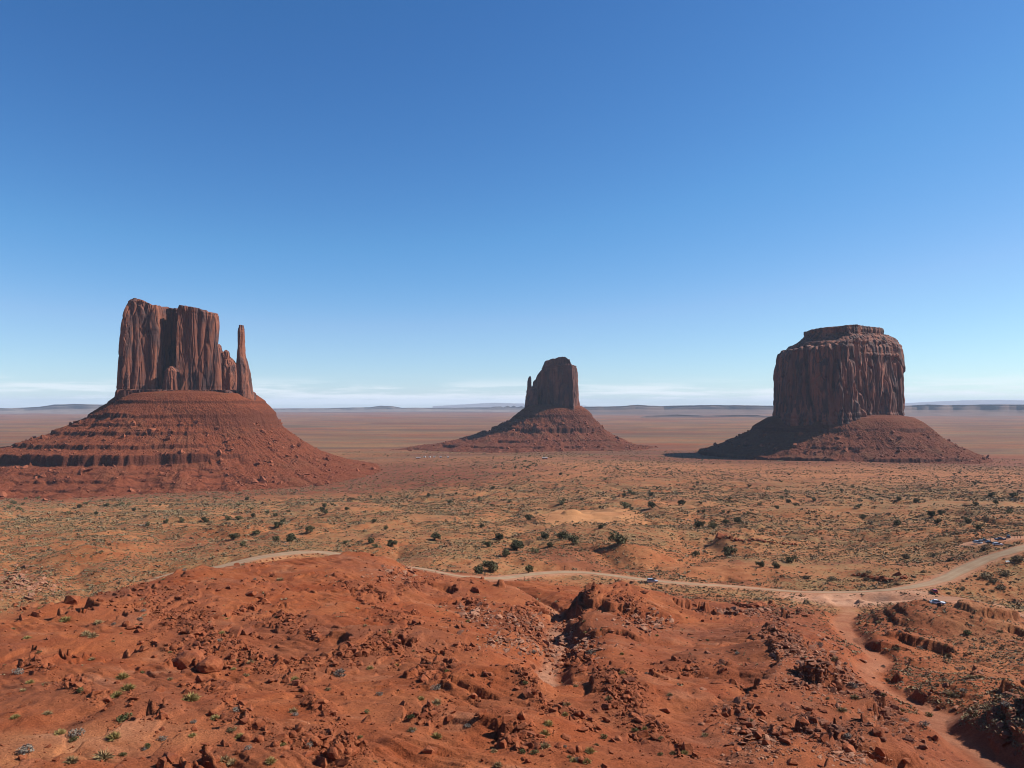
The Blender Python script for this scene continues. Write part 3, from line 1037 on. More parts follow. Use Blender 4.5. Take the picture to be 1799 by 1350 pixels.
def talus(cx, cy, ax, ay, prof_smooth, prof_led, mask, seed, smax, stretch=None, n=1100, m=300, rough=1.0, nexp=2.4, alc=5.0):
    th = np.linspace(0, 2 * np.pi, n, endpoint=False)[None]
    t = np.linspace(0, 1, m)[:, None]
    s = -0.30 * min(ax, ay) + t * (smax + 0.30 * min(ax, ay))
    c, s_ = np.cos(th), np.sin(th)
    r0 = (np.abs(c / ax) ** nexp + np.abs(s_ / ay) ** nexp) ** (-1 / nexp)
    st = 1.0 if stretch is None else stretch(th)
    st = 1 + np.minimum(st - 1, 0) * sst(0, 90, s) + np.maximum(st - 1, 0) * sst(50, 200, s)
    X = cx + (r0 + s * st) * c; Yy = cy + (r0 + s * st) * s_
    big = fbm2(X / 110, Yy / 110, 3, seed)
    gl = fbm2(th * r0 / 26 + 0 * s, s / 160 + 0 * th, 3, seed + 3, 0.5, True)
    sw = s + (big * 16 + (gl - 0.3) * 2) * sst(0, 90, s)
    al = fbm2(X / 19, Yy / 19, 3, seed + 7)
    sl = sw + np.sign(al) * np.abs(al) ** 0.8 * alc * sst(10, 80, s)
    ps, pl = np.array(prof_smooth, float), np.array(prof_led, float)
    zs = np.interp(sw, ps[:, 0], ps[:, 1]); zl = np.interp(sl, pl[:, 0], pl[:, 1])
    k = mask(th, s, fbm2(X / 90, Yy / 90, 3, seed + 11))
    z = zs * (1 - k) + zl * k
    d = fbm2(X / 16, Yy / 16, 4, seed + 15) * 2.2 + np.maximum(fbm2(X / 6, Yy / 6, 3, seed + 19, 0.6, True) - 0.3, 0) * 3.6
    gy = fbm2(th * 9 + big * 0.5 + 0 * s, s / 420 + 0 * th, 4, seed + 23, 0.55, True)
    z = z - np.maximum(gy - 0.2, 0) * 5.5 * sst(30, 120, s) * (1 - 0.5 * k)
    z = z + d * rough * sst(0, 20, s) * (1 - 0.45 * k)
    g = ground_z(X, Yy)
    e = sst(0.80, 1.0, t)
    z = z * (1 - e) + (g - 5) * e
    V = np.stack([X, Yy, z + 0 * th], -1)
    return V, grid_faces(m, n, True)


def butte_root(name, px, py, Y, label):
    x, y, z = W(px, py, Y)
    o = bpy.data.objects.new(name, None)
    COL.objects.link(o)
    o.location = (float(x), float(y), float(z))
    return tag(o, label, "butte", "sandstone buttes on the plain", "thing")


def part(name, VF, mat, root, label=None, smooth=True):
    V, Fc = VF
    V = V.reshape(-1, 3) - np.array(root.location[:], np.float32)
    o = obj(name, mesh_np(name, V, Fc, mat, smooth), root)
    if label: o["label"] = label
    return o


def rect(x0, x1, fl, fr, br, bl, bulge=0):
    """footprint with left/right x and depth offsets of its front-left, front-right, back-right, back-left corners"""
    return [(x0, fl), (x0 * .6 + x1 * .4, fl * .6 + fr * .4 - bulge), (x0 * .25 + x1 * .75, fl * .25 + fr * .75 - bulge), (x1, fr), (x1, br), (x0, bl)]


# --- broad butte with a thumb spire (left)
YW = 1600.0
west = butte_root("sandstone_butte", 320, 868, YW, "large red butte with a broad split tower and one slender spire at its right end")
wp = []
wp.append(tower("a", [(694, 225, 301), (660, 226, 300), (600, 228, 299), (560, 232, 298), (526, 237, 296)], YW,
                [(212, 50), (213, -22), (224, -70), (258, -60), (294, -44), (302, 14), (303, 120), (216, 130)], 4.6, 25, 11,
                top=[(228, 548), (236, 538), (246, 531), (254, 529), (270, 533), (280, 538), (302, 541)], nu=800, nv=190, beds=1.2, dome=3))
wp.append(tower("b", [(702, 304, 382), (660, 305, 380), (600, 307, 377), (560, 309, 376), (536, 311, 375)], YW,
                [(302, 24), (309, -8), (316, -36), (350, -14), (384, 12), (379, 40), (350, 110), (304, 120)], 4.6, 25, 24,
                top=[(306, 543), (316, 539), (338, 540), (356, 543), (372, 547), (384, 551)], nu=800, nv=190, beds=1.2, dome=2))
wp.append(tower("c", [(694, 286, 330), (540, 288, 326)], YW, rect(286, 330, 14, 18, 120, 120), 4, 14, 31, top=[(288, 541), (328, 540)], nu=300, nv=120, dome=1))
wp.append(tower("d", [(692, 216, 237), (640, 215, 237), (590, 218, 236), (566, 221, 234)], YW - 50, rect(216, 237, -14, -6, 40, 40, 8), 2.4, 10, 37, nu=300, nv=150, round_top=.35, dome=3))
wp.append(tower("e", [(694, 287, 312), (670, 288, 311), (652, 291, 309), (646, 295, 305)], YW - 40, rect(287, 312, -8, -4, 50, 50, 7), 1.6, 8, 41, nu=260, nv=90, round_top=.4, dome=3))
wp.append(tower("f", [(698, 372, 394), (650, 374, 392), (622, 378, 388), (606, 381, 386)], YW + 44, rect(372, 394, -14, -8, 40, 40, 4), 2.0, 9, 43, nu=300, nv=110, round_top=.3))
wp.append(tower("g", [(702, 384, 420), (670, 385, 419), (645, 389, 416), (633, 396, 410), (628, 400, 406)], YW + 52, rect(384, 420, -22, -10, 26, 26, 8), 2.0, 9, 47, nu=320, nv=130, round_top=.3, dome=3))
wp.append(tower("h", [(645, 384, 392), (630, 384, 391), (620, 386, 391)], YW + 50, rect(384, 391, -6, -4, 10, 10, 1), .8, 5, 53, nu=120, nv=50, round_top=.2, bury=10))
wp.append(tower("i", [(645, 391, 403), (628, 391, 402), (619, 393, 401), (616, 395, 400)], YW + 50, rect(391, 403, -8, -4, 12, 12, 1), .9, 5, 57, nu=140, nv=60, round_top=.25, bury=10))
wp.append(tower("j", [(704, 220, 420), (690, 223, 418), (686, 226, 416)], YW - 8, [(206, -10), (216, -74), (288, -58), (330, -50), (420, -42), (422, 120), (206, 120)], 2.2, 7, 59, nu=900, nv=50, beds=3, dome=0))
part("cliff_tower", join(wp), M["cliff_west"], west)
sp = [tower("s", [(712, 415, 448), (700, 416, 447), (684, 417, 442), (662, 417, 439), (640, 416, 436), (622, 416, 431), (606, 417, 430), (584, 417.5, 430), (572, 419, 428.5)], YW - 12,
            [(415, 6), (419, -20), (432, -24), (444, -10), (447, 10), (432, 26), (418, 22)], 1.3, 9, 61, nu=260, nv=260, round_top=.12, dome=1, sm=0.03, ysc=0.1)]
sp.append(tower("t", [(714, 416, 449), (704, 417, 448), (696, 419, 446), (690, 422, 443)], YW + 4, rect(418, 450, -30, -26, 26, 26, 3), 1.8, 7, 67, nu=260, nv=50, beds=2))
part("spire", join(sp), M["cliff_west"], west)
zb = zof(694, YW)
zz = lambda d: zb - d
prof_s = [(-60, zz(-14)), (0, zz(-2)), (50, zz(40)), (95, zz(70)), (150, zz(98)), (220, zz(126)), (320, zz(148)), (430, zz(163)), (520, zz(172))]
prof_l = [(-60, zz(-14)), (0, zz(-2)), (22, zz(13)), (23, zz(18)), (40, zz(28)), (58, zz(37)), (59.5, zz(45)), (80, zz(56)), (81, zz(60)), (105, zz(70)), (106, zz(76)), (148, zz(92)), (149.5, zz(100)), (186, zz(108)), (190, zz(126)), (240, zz(135)),
          (241, zz(139)), (270, zz(144)), (271.5, zz(149)), (305, zz(155)), (306.5, zz(159)), (345, zz(163)), (346.5, zz(167)), (440, zz(171)), (520, zz(175))]
ang = lambda th, a0: np.cos(th - math.radians(a0))


def west_mask(th, s, n):
    side = sst(-0.25, 0.55, ang(th, 222)) * 1.0 + 0.0
    k = np.where(s < 85, 0.75 + 0 * th, np.clip(side * 1.15, 0, 1))
    n = np.where((s > 165) & (s < 225), np.maximum(n, 0.12 - 0.4 * (side < 0.6)), np.where(s < 165, np.maximum(n, 0.0), n))
    return np.clip(k + (n - 0.10) * 1.9 * (k > 0.03), 0, 1)


west_axis = float(xof(327, 690, YW))
tal_w = talus(west_axis, YW + 20, 130, 106, prof_s, prof_l, west_mask, 201, 540, lambda th: 1 + 0.30 * np.clip(ang(th, 190), 0, 1) - 0.38 * np.clip(ang(th, 0), 0, 1) - 0.12 * np.clip(ang(th, 270), 0, 1), n=1400, m=380, alc=7, rough=0.9)
part("talus_slope", tal_w, M["talus"], west)

# --- small far butte with a thin left spire (middle)
YE = 2700.0
east = butte_root("sandstone_butte", 975, 790, YE, "small far butte in shade, thin spire at its left end, between two larger ones")
ep = [tower("a", [(722, 932, 1021), (700, 936, 1019), (680, 938, 1019), (655, 940, 1018), (640, 942, 1016)], YE,
            [(934, 80), (937, 14), (985, -50), (1004, -80), (1020, 0), (1016, 80), (950, 100)], 5.5, 24, 71,
            top=[(934, 668), (938, 656), (944, 648), (952, 643), (964, 641), (1000, 641), (1014, 643)], nu=600, nv=130, beds=1.0)]
ep.append(tower("b", [(646, 954, 1004), (640, 957, 1001), (632, 959, 1000), (628, 964, 998)], YE, rect(955, 1003, -10, -56, 60, 60, 4), 3, 14, 73,
                top=[(958, 634), (964, 631), (972, 631), (980, 628), (996, 628), (1001, 633)], nu=300, nv=50, beds=3, bury=14))
ep.append(tower("c", [(722, 922, 945), (700, 924, 944), (686, 926, 944), (680, 930, 943)], YE, rect(924, 945, -30, -34, 20, 30, 4), 3, 14, 77, nu=240, nv=60))
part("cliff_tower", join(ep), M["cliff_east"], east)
es = tower("s", [(700, 925, 941), (688, 926, 938), (680, 926.5, 934), (670, 927, 933.5), (662, 929, 933)], YE - 6, rect(925, 941, -14, -12, 14, 14, 3), 1.3, 9, 79, nu=140, nv=120, round_top=.4, ysc=.2, sm=.03)
part("spire", es, M["cliff_east"], east)
zb = zof(716, YE)
prof_s = [(-60, zz(-20)), (0, zz(-4)), (70, zz(52)), (150, zz(96)), (230, zz(122)), (330, zz(138)), (450, zz(146))]
prof_l = [(-60, zz(-20)), (0, zz(-4)), (40, zz(26)), (42, zz(34)), (100, zz(70)), (102, zz(84)), (170, zz(106)), (172, zz(113)), (230, zz(122)), (233, zz(131)), (300, zz(136)), (303, zz(144)), (450, zz(148))]


def east_mask(th, s, n):
    return np.clip(0.62 + n * 2.2, 0, 1)


tal_e = talus(float(xof(974, 716, YE)), YE + 4, 96, 74, prof_s, prof_l, east_mask, 301, 470, lambda th: 0.72 + 0.60 * np.clip(ang(th, 200), 0, 1) ** 2, n=900, m=260, rough=1.3, alc=9)
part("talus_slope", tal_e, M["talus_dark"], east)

# --- massive block butte with a capped top (right)
YM = 2150.0
south = butte_root("sandstone_butte", 1475, 818, YM, "massive dark flat-capped butte without any spire, its left half in shade")
mpoly = [(1372, 60), (1360, -50), (1366, -118), (1396, -150), (1438, -172), (1500, -128), (1560, -78), (1586, -44), (1592, 30), (1580, 130), (1460, 160), (1400, 140)]
mpp = [tower("a", [(738, 1359, 1584), (700, 1361, 1583), (650, 1363, 1581), (614, 1369, 1576)], YM, mpoly, 9.5, 32, 85, crack=0.4,
             top=[(1364, 618), (1372, 613), (1388, 616), (1400, 614), (1440, 606), (1470, 602), (1540, 603), (1566, 607), (1584, 612)], nu=1400, nv=200, beds=1.0, sm=0.01, dome=6)]
mpp.append(tower("b", [(628, 1376, 1582), (614, 1382, 1580), (607, 1388, 1576), (604, 1398, 1574), (597, 1408, 1568), (590, 1414, 1556)], YM + 6,
                 [(x, y * .9) for x, y in mpoly], 3.0, 12, 87, nu=700, nv=70, beds=1.5, round_top=0, step=0.0, bury=4))
mpp.append(tower("c", [(595, 1425, 1545), (590, 1416, 1547), (584, 1414, 1548), (581, 1415, 1547)], YM + 6, [(x, y * .6) for x, y in mpoly], 2.4, 12, 89,
                 top=[(1414, 584), (1430, 581), (1450, 580), (1478, 577), (1500, 578), (1546, 579)], nu=500, nv=40, beds=2.0, round_top=.02, bury=6, dome=1))
mpp.append(tower("d", [(738, 1448, 1476), (712, 1450, 1474), (696, 1454, 1470), (690, 1458, 1466)], YM - 150, rect(1448, 1476, -14, -8, 40, 40, 6), 2.4, 10, 91, nu=260, nv=70, round_top=.3, bury=20))
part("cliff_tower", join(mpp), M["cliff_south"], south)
zb = zof(737, YM)
prof_s = [(-80, zz(-20)), (0, zz(-6)), (84, zz(50)), (150, zz(86)), (210, zz(107)), (290, zz(119)), (420, zz(128))]
prof_l = [(-80, zz(-20)), (0, zz(-6)), (42, zz(22)), (44, zz(31)), (110, zz(64)), (112, zz(70)), (172, zz(88)), (175, zz(99)), (220, zz(108)), (290, zz(119)), (420, zz(128))]


def south_mask(th, s, n):
    return np.clip(0.55 * sst(-0.4, 0.5, ang(th, 235)) + 0.25 + n * 2.0, 0, 1)


tal_s = talus(float(xof(1474, 733, YM)), YM, 186, 150, prof_s, prof_l, south_mask, 401, 420, lambda th: 0.88 + 0.22 * np.clip(ang(th, 185), 0, 1), n=1300, m=300, rough=1.2, alc=6)
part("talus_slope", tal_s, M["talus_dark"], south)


# ------------------------------------------------------------------ fallen blocks: prototypes
def rock_proto(seed, n=14, sq=(1, 1, 0.75), rounded=False):
    r = np.random.default_rng(seed)
    bm = bmesh.new()
    if rounded:
        bmesh.ops.create_icosphere(bm, subdivisions=3, radius=1)
        V = np.array([v.co[:] for v in bm.verts])
        d = 1 + 0.22 * perlin3(V[:, 0] * 1.1 + seed, V[:, 1] * 1.1, V[:, 2] * 1.1, seed) + 0.07 * perlin3(V[:, 0] * 3, V[:, 1] * 3, V[:, 2] * 3, seed)
        V = V * d[:, None] * np.array(sq)
        for v, c in zip(bm.verts, V):
            v.co = c
    else:
        p = r.uniform(-1, 1, (n, 3))
        p /= np.maximum(np.abs(p).max(1), 0.30)[:, None] ** 0.92
        p *= np.array(sq)
        for c in p:
            bm.verts.new(c)
        res = bmesh.ops.convex_hull(bm, input=bm.verts)
        bmesh.ops.delete(bm, geom=[g for g in res["geom_interior"] if isinstance(g, bmesh.types.BMVert)], context="VERTS")
    bmesh.ops.triangulate(bm, faces=bm.faces[:])
    bmesh.ops.recalc_face_normals(bm, faces=bm.faces[:])
    bm.verts.index_update()
    V = np.array([v.co[:] for v in bm.verts], np.float32)
    Fc = np.array([[v.index for v in f.verts] for f in bm.faces], np.int32)
    bm.free()
    return V, Fc


def big_rock(seed, sq=(1, 1, 0.75), rounded=False):
    """a larger boulder: a hull with its edges knocked off and its faces roughened"""
    V, Fc = rock_proto(seed, 16, sq, rounded)
    bm = bmesh.new()
    vs_ = [bm.verts.new(v) for v in V]
    for f in Fc:
        bm.faces.new([vs_[i] for i in f])
    if not rounded:
        bmesh.ops.dissolve_limit(bm, angle_limit=0.12, verts=bm.verts[:], edges=bm.edges[:])
        bmesh.ops.bevel(bm, geom=bm.edges[:], offset=0.07, segments=1, affect="EDGES", clamp_overlap=True)
        bmesh.ops.triangulate(bm, faces=bm.faces[:])
        bmesh.ops.subdivide_edges(bm, edges=[e for e in bm.edges if e.calc_length() > 0.35], cuts=1, use_grid_fill=False)
        bmesh.ops.triangulate(bm, faces=bm.faces[:])
    bm.verts.ensure_lookup_table()
    P = np.array([v.co[:] for v in bm.verts])
    d = 0.10 * perlin3(P[:, 0] * 1.7 + seed, P[:, 1] * 1.7, P[:, 2] * 1.7, seed) + 0.04 * perlin3(P[:, 0] * 5, P[:, 1] * 5, P[:, 2] * 5, seed + 3)
    for v, k in zip(bm.verts, d):
        v.co += v.co.normalized() * float(k)
    bmesh.ops.recalc_face_normals(bm, faces=bm.faces[:])
    me = bpy.data.meshes.new("boulder")
    bm.to_mesh(me); bm.free()
    return me


SMALL = [rock_proto(500 + i, 15 + i % 5, sq) for i, sq in enumerate([(1, 1, .8), (1.3, .8, .6), (1, .9, 1), (1.5, 1, .35), (1.2, 1, .7), (.9, .8, .9), (1.7, .9, .3), (1.1, 1.2, .6)])]


def merge_scatter(name, protos, x, y, z, size, mat, sink=0.3, tilt=0.35, idx=None, rot=None, smooth=False):
    n = len(x)
    if idx is None:
        idx = rng.integers(0, len(protos), n)
    a = rng.random(n) * 2 * np.pi if rot is None else rot
    tx, ty = rng.normal(0, tilt, n), rng.normal(0, tilt, n)
    ca, sa = np.cos(a), np.sin(a)
    Vs, Fs, o = [], [], 0
    for k, (V, Fc) in enumerate(protos):
        j = np.where(idx == k)[0]
        if not len(j):
            continue
        P = V[None] * size[j][:, None, None]
        cx, sx, cy_, sy = np.cos(tx[j])[:, None], np.sin(tx[j])[:, None], np.cos(ty[j])[:, None], np.sin(ty[j])[:, None]
        X, Yv, Zv = P[..., 0], P[..., 1], P[..., 2]
        Yv, Zv = Yv * cx - Zv * sx, Yv * sx + Zv * cx
        X, Zv = X * cy_ + Zv * sy, -X * sy + Zv * cy_
        c, s = ca[j][:, None], sa[j][:, None]
        X, Yv = X * c - Yv * s, X * s + Yv * c
        P = np.stack([X + x[j][:, None], Yv + y[j][:, None], Zv + (z[j] + size[j] * (0.6 - sink * 1.6) * 0.5)[:, None]], -1)
        Vs.append(P.reshape(-1, 3))
        Fs.append((Fc[None] + (o + np.arange(len(j)) * len(V))[:, None, None]).reshape(-1, Fc.shape[1]))
        o += len(j) * len(V)
    return obj(name, mesh_np(name, np.concatenate(Vs), np.concatenate(Fs), mat, smooth))


# blocks strewn over the three talus slopes (uncountable): one stuff part under each butte
def talus_blocks(root, tal, n, smin, smax_, mat, t0=0.18, t1=0.85):
    V = tal[0]
    m_, n_ = V.shape[:2]
    i = (rng.uniform(t0, t1, n * 4) * m_).astype(int); j = rng.integers(0, n_, n * 4)
    P = V[i, j]
    keep_ = (fbm2(P[:, 0] / 45, P[:, 1] / 45, 3, 77) + rng.normal(0, .22, len(P)) > 0.12) & (P[:, 1] < root.location.y + 120)
    P = P[keep_][:n]
    sz = np.clip(smin * (1 + rng.pareto(2.2, len(P))), smin, smax_)
    o = merge_scatter("fallen_blocks", SMALL, P[:, 0] - root.location.x, P[:, 1] - root.location.y, P[:, 2] - root.location.z, sz, mat, 0.25, 0.5)
    o.parent = root
    tag(o, kind="stuff")


talus_blocks(west, tal_w, 12000, 0.45, 5.5, M["rock_talus"])
talus_blocks(east, tal_e, 2200, 0.9, 6, M["rock_talus"])
talus_blocks(south, tal_s, 4500, 0.7, 6, M["rock_talus"])


# ------------------------------------------------------------------ distant mesas and mountains
def mesa(name, Y, prof, base_py, depth, mat, seed, nx=500, scallop=120, rough=6.0, soft=False):
    """long flat-topped upland: skyline given as (picture column, row) at depth Y, real depth behind it"""
    P = np.array(prof, float)
    px = np.linspace(P[0, 0], P[-1, 0], nx)
    top = np.interp(px, P[:, 0], P[:, 1])
    x = np.array([float(W(p, q, Y)[0]) for p, q in zip(px, top)])
    zt = np.array([float(W(p, q, Y)[2]) for p, q in zip(px, top)])
    zt = zt + rough * fbm2(x / 260, np.full_like(x, 0.7), 4, seed)
    zb = np.full(nx, zof(base_py, Y)) - 25
    sc = fbm2(x / 1500, np.full_like(x, 4.4), 3, seed + 4, 0.45, True) * scallop
    rows = []
    if soft:
        fr = [(0, 0.0), (.25, .28), (.5, .62), (.8, .9), (1.0, 1.0)]
    else:
        fr = [(0, 0.0), (.35, .14), (.7, .34), (.9, .55), (.95, .80), (.985, .84), (1.0, 1.0)]
    w_ = (zt - zb).max() * (5.0 if soft else 2.6)
    for k in range(len(fr) - 1):
        for t in np.linspace(0, 1, 6, endpoint=False):
            f = fr[k][0] + (fr[k + 1][0] - fr[k][0]) * t; h = fr[k][1] + (fr[k + 1][1] - fr[k][1]) * t
            y = Y - w_ * (1 - f) + sc * (0.4 + 0.6 * f) + 25 * fbm2(x / 500, np.full_like(x, f * 3), 2, seed + 8)
            rows.append(np.stack([x * y / Y, y, zb + (zt - zb) * h], -1))
    for f, h in ((0.0, 1.0), (0.5, 1.0), (1.0, .97), (1.15, .4), (1.25, 0)):
        y = Y + sc + depth * f
        rows.append(np.stack([x * y / Y, y, zb + (zt - zb) * h + (rough * 0.3 * fbm2(x / 200, y / 200, 3, seed + 12) if h > .9 else 0)], -1))
    V = np.array(rows)
    o = obj(name, mesh_np(name, V, grid_faces(len(rows), nx), mat))
    return tag(o, kind="structure")


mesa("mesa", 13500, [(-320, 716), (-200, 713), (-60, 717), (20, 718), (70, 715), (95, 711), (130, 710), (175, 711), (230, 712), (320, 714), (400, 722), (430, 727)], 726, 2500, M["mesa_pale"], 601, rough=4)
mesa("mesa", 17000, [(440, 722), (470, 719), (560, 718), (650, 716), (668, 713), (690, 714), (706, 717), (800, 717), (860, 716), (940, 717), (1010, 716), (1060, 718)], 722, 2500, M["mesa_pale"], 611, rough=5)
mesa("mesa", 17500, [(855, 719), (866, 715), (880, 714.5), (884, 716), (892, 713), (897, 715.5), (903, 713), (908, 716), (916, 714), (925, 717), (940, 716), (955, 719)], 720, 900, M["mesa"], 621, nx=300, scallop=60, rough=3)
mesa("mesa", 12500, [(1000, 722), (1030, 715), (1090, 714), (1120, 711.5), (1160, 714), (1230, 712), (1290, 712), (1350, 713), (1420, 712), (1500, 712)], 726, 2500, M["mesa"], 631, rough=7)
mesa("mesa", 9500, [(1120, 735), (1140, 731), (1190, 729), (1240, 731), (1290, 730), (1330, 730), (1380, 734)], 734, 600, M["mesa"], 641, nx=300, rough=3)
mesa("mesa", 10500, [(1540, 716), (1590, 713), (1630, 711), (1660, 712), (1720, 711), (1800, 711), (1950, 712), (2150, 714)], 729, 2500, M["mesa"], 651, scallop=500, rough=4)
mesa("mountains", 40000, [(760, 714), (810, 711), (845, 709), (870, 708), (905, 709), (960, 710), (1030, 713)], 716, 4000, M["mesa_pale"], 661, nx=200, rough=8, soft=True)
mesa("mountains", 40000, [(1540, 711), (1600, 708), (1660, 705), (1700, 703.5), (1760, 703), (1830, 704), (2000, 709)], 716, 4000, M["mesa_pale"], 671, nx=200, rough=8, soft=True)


# ------------------------------------------------------------------ junipers and shrubs
def leaf_cloud(centres, radii, per, size, r, flat=0.8, up=0.0):
    """many small leaf sprays filling a set of clumps"""
    V, Fc = [], []
    for c, ra in zip(centres, radii):
        n = int(per * (ra / np.mean(radii)) ** 1.6)
        d = r.normal(size=(n, 3)); d /= np.linalg.norm(d, axis=1)[:, None]
        q = ra * (0.55 + 0.5 * r.random(n) ** 0.7)
        p = np.array(c) + d * q[:, None] * np.array([1, 1, flat])
        u = r.normal(size=(n, 3)) + d * 0.4 + np.array([0, 0, up]); u /= np.linalg.norm(u, axis=1)[:, None]
        w_ = np.cross(u, r.normal(size=(n, 3))); w_ /= np.linalg.norm(w_, axis=1)[:, None]
        s = size * (0.6 + 0.8 * r.random(n))[:, None]
        for k, (a, b) in enumerate(((0, -.45), (.55, 0), (0, .45), (-.55, 0))):
            V.append(p + u * s * a * 1.3 + w_ * s * b)
        base = len(Fc) * 0
    n_all = [int(per * (ra / np.mean(radii)) ** 1.6) for ra in radii]
    out, faces, o = [], [], 0
    for i, n in enumerate(n_all):
        blk = np.stack(V[4 * i:4 * i + 4], 1).reshape(-1, 3)
        out.append(blk)
        faces.append(np.arange(n * 4).reshape(-1, 4) + o)
        o += n * 4
    return np.concatenate(out), np.concatenate(faces)


def limb(bm, pts, rad, seg=6):
    rings = []
    for i, (p, r_) in enumerate(zip(pts, rad)):
        d = Vector(pts[min(i + 1, len(pts) - 1)]) - Vector(pts[max(i - 1, 0)])
        q = d.to_track_quat("Z", "Y")
        rings.append([bm.verts.new(Vector(p) + q @ Vector((math.cos(a) * r_, math.sin(a) * r_, 0))) for a in np.linspace(0, 2 * math.pi, seg, endpoint=False)])
    for a, b in zip(rings[:-1], rings[1:]):
        for i in range(seg):
            bm.faces.new((a[i], a[(i + 1) % seg], b[(i + 1) % seg], b[i]))
    bm.faces.new(rings[-1])


def bm_mesh(name, bm, mat):
    me = bpy.data.meshes.new(name)
    bm.to_mesh(me); bm.free()
    me.materials.append(mat)
    return me


def juniper_meshes(seed, h=1.0, spread=0.62):
    """unit-height juniper: twisted trunk with limbs, irregular clumped crown"""
    r = np.random.default_rng(seed)
    bm = bmesh.new()
    n = r.integers(12, 17)
    cs, rs = [], []
    for i in range(n):
        a = r.random() * 2 * np.pi; q = spread * math.sqrt(r.random()) * 0.62
        z = h * (0.16 + 0.62 * r.random() * (1 - 0.5 * q / spread))
        cs.append((q * math.cos(a), q * math.sin(a), z)); rs.append(0.15 + 0.13 * r.random())
    limb(bm, [(0, 0, -.06), (.02, .01, .12), (-.02, .02, .28), (.03, 0, .46), (.01, -.02, .66)], [.065, .052, .042, .03, .012])
    for c in cs[:7]:
        limb(bm, [(0, 0, .14), (c[0] * .45, c[1] * .45, .14 + (c[2] - .14) * .5), (c[0] * .9, c[1] * .9, c[2])], [.032, .022, .008], 5)
    tr = bm_mesh("trunk", bm, M["bark"])
    V, Fc = leaf_cloud(cs, rs, 85, 0.075, r)
    return tr, mesh_np("crown", V, Fc, M["juniper"], False)


def bush_mesh(seed, mat, n=300, h=0.6, leaf=0.09, lumps=6):
    r = np.random.default_rng(seed)
    cs = [(r.normal(0, .13), r.normal(0, .13), h * (.28 + .22 * r.random())) for _ in range(lumps)]
    rs = [0.20 + 0.14 * r.random() for _ in cs]
    V, Fc = leaf_cloud(cs, rs, n / lumps, leaf, r, 0.8, 0.4)
    V[:, 2] = np.maximum(V[:, 2], -0.05)
    return V, Fc


def blade_mesh(seed, n=170, h=0.6, wd=0.028, droop=0.25):
    """dome of thin stems fanning from the base"""
    r = np.random.default_rng(seed)
    a = r.random(n) * 2 * np.pi; t = np.arccos(1 - r.random(n) * 0.92)
    L = h * (0.65 + 0.45 * r.random(n))
    d = np.stack([np.sin(t) * np.cos(a), np.sin(t) * np.sin(a), np.cos(t) * 0.9 + .12], 1)
    b = r.normal(0, 0.10, (n, 3)) * np.array([1, 1, .0])
    sd = np.cross(d, r.normal(size=(n, 3))); sd /= np.linalg.norm(sd, axis=1)[:, None]
    m1 = b + d * (L * .55)[:, None]; e = b + d * L[:, None] - np.array([0, 0, 1]) * (droop * L * np.sin(t))[:, None] * .5
    V = np.stack([b, m1 - sd * wd, e, m1 + sd * wd], 1).reshape(-1, 3)
    return V, np.arange(4 * n).reshape(-1, 4)


JUN = [juniper_meshes(700 + i, 1.0, (0.55, 0.75, 0.6, 0.8, 0.5, 0.68)[i]) for i in range(6)]


def jun_proto(i):
    root = bpy.data.objects.new("juniper", None)
    COL.objects.link(root)
    obj("trunk", JUN[i][0], root); obj("crown", JUN[i][1], root)
    return root


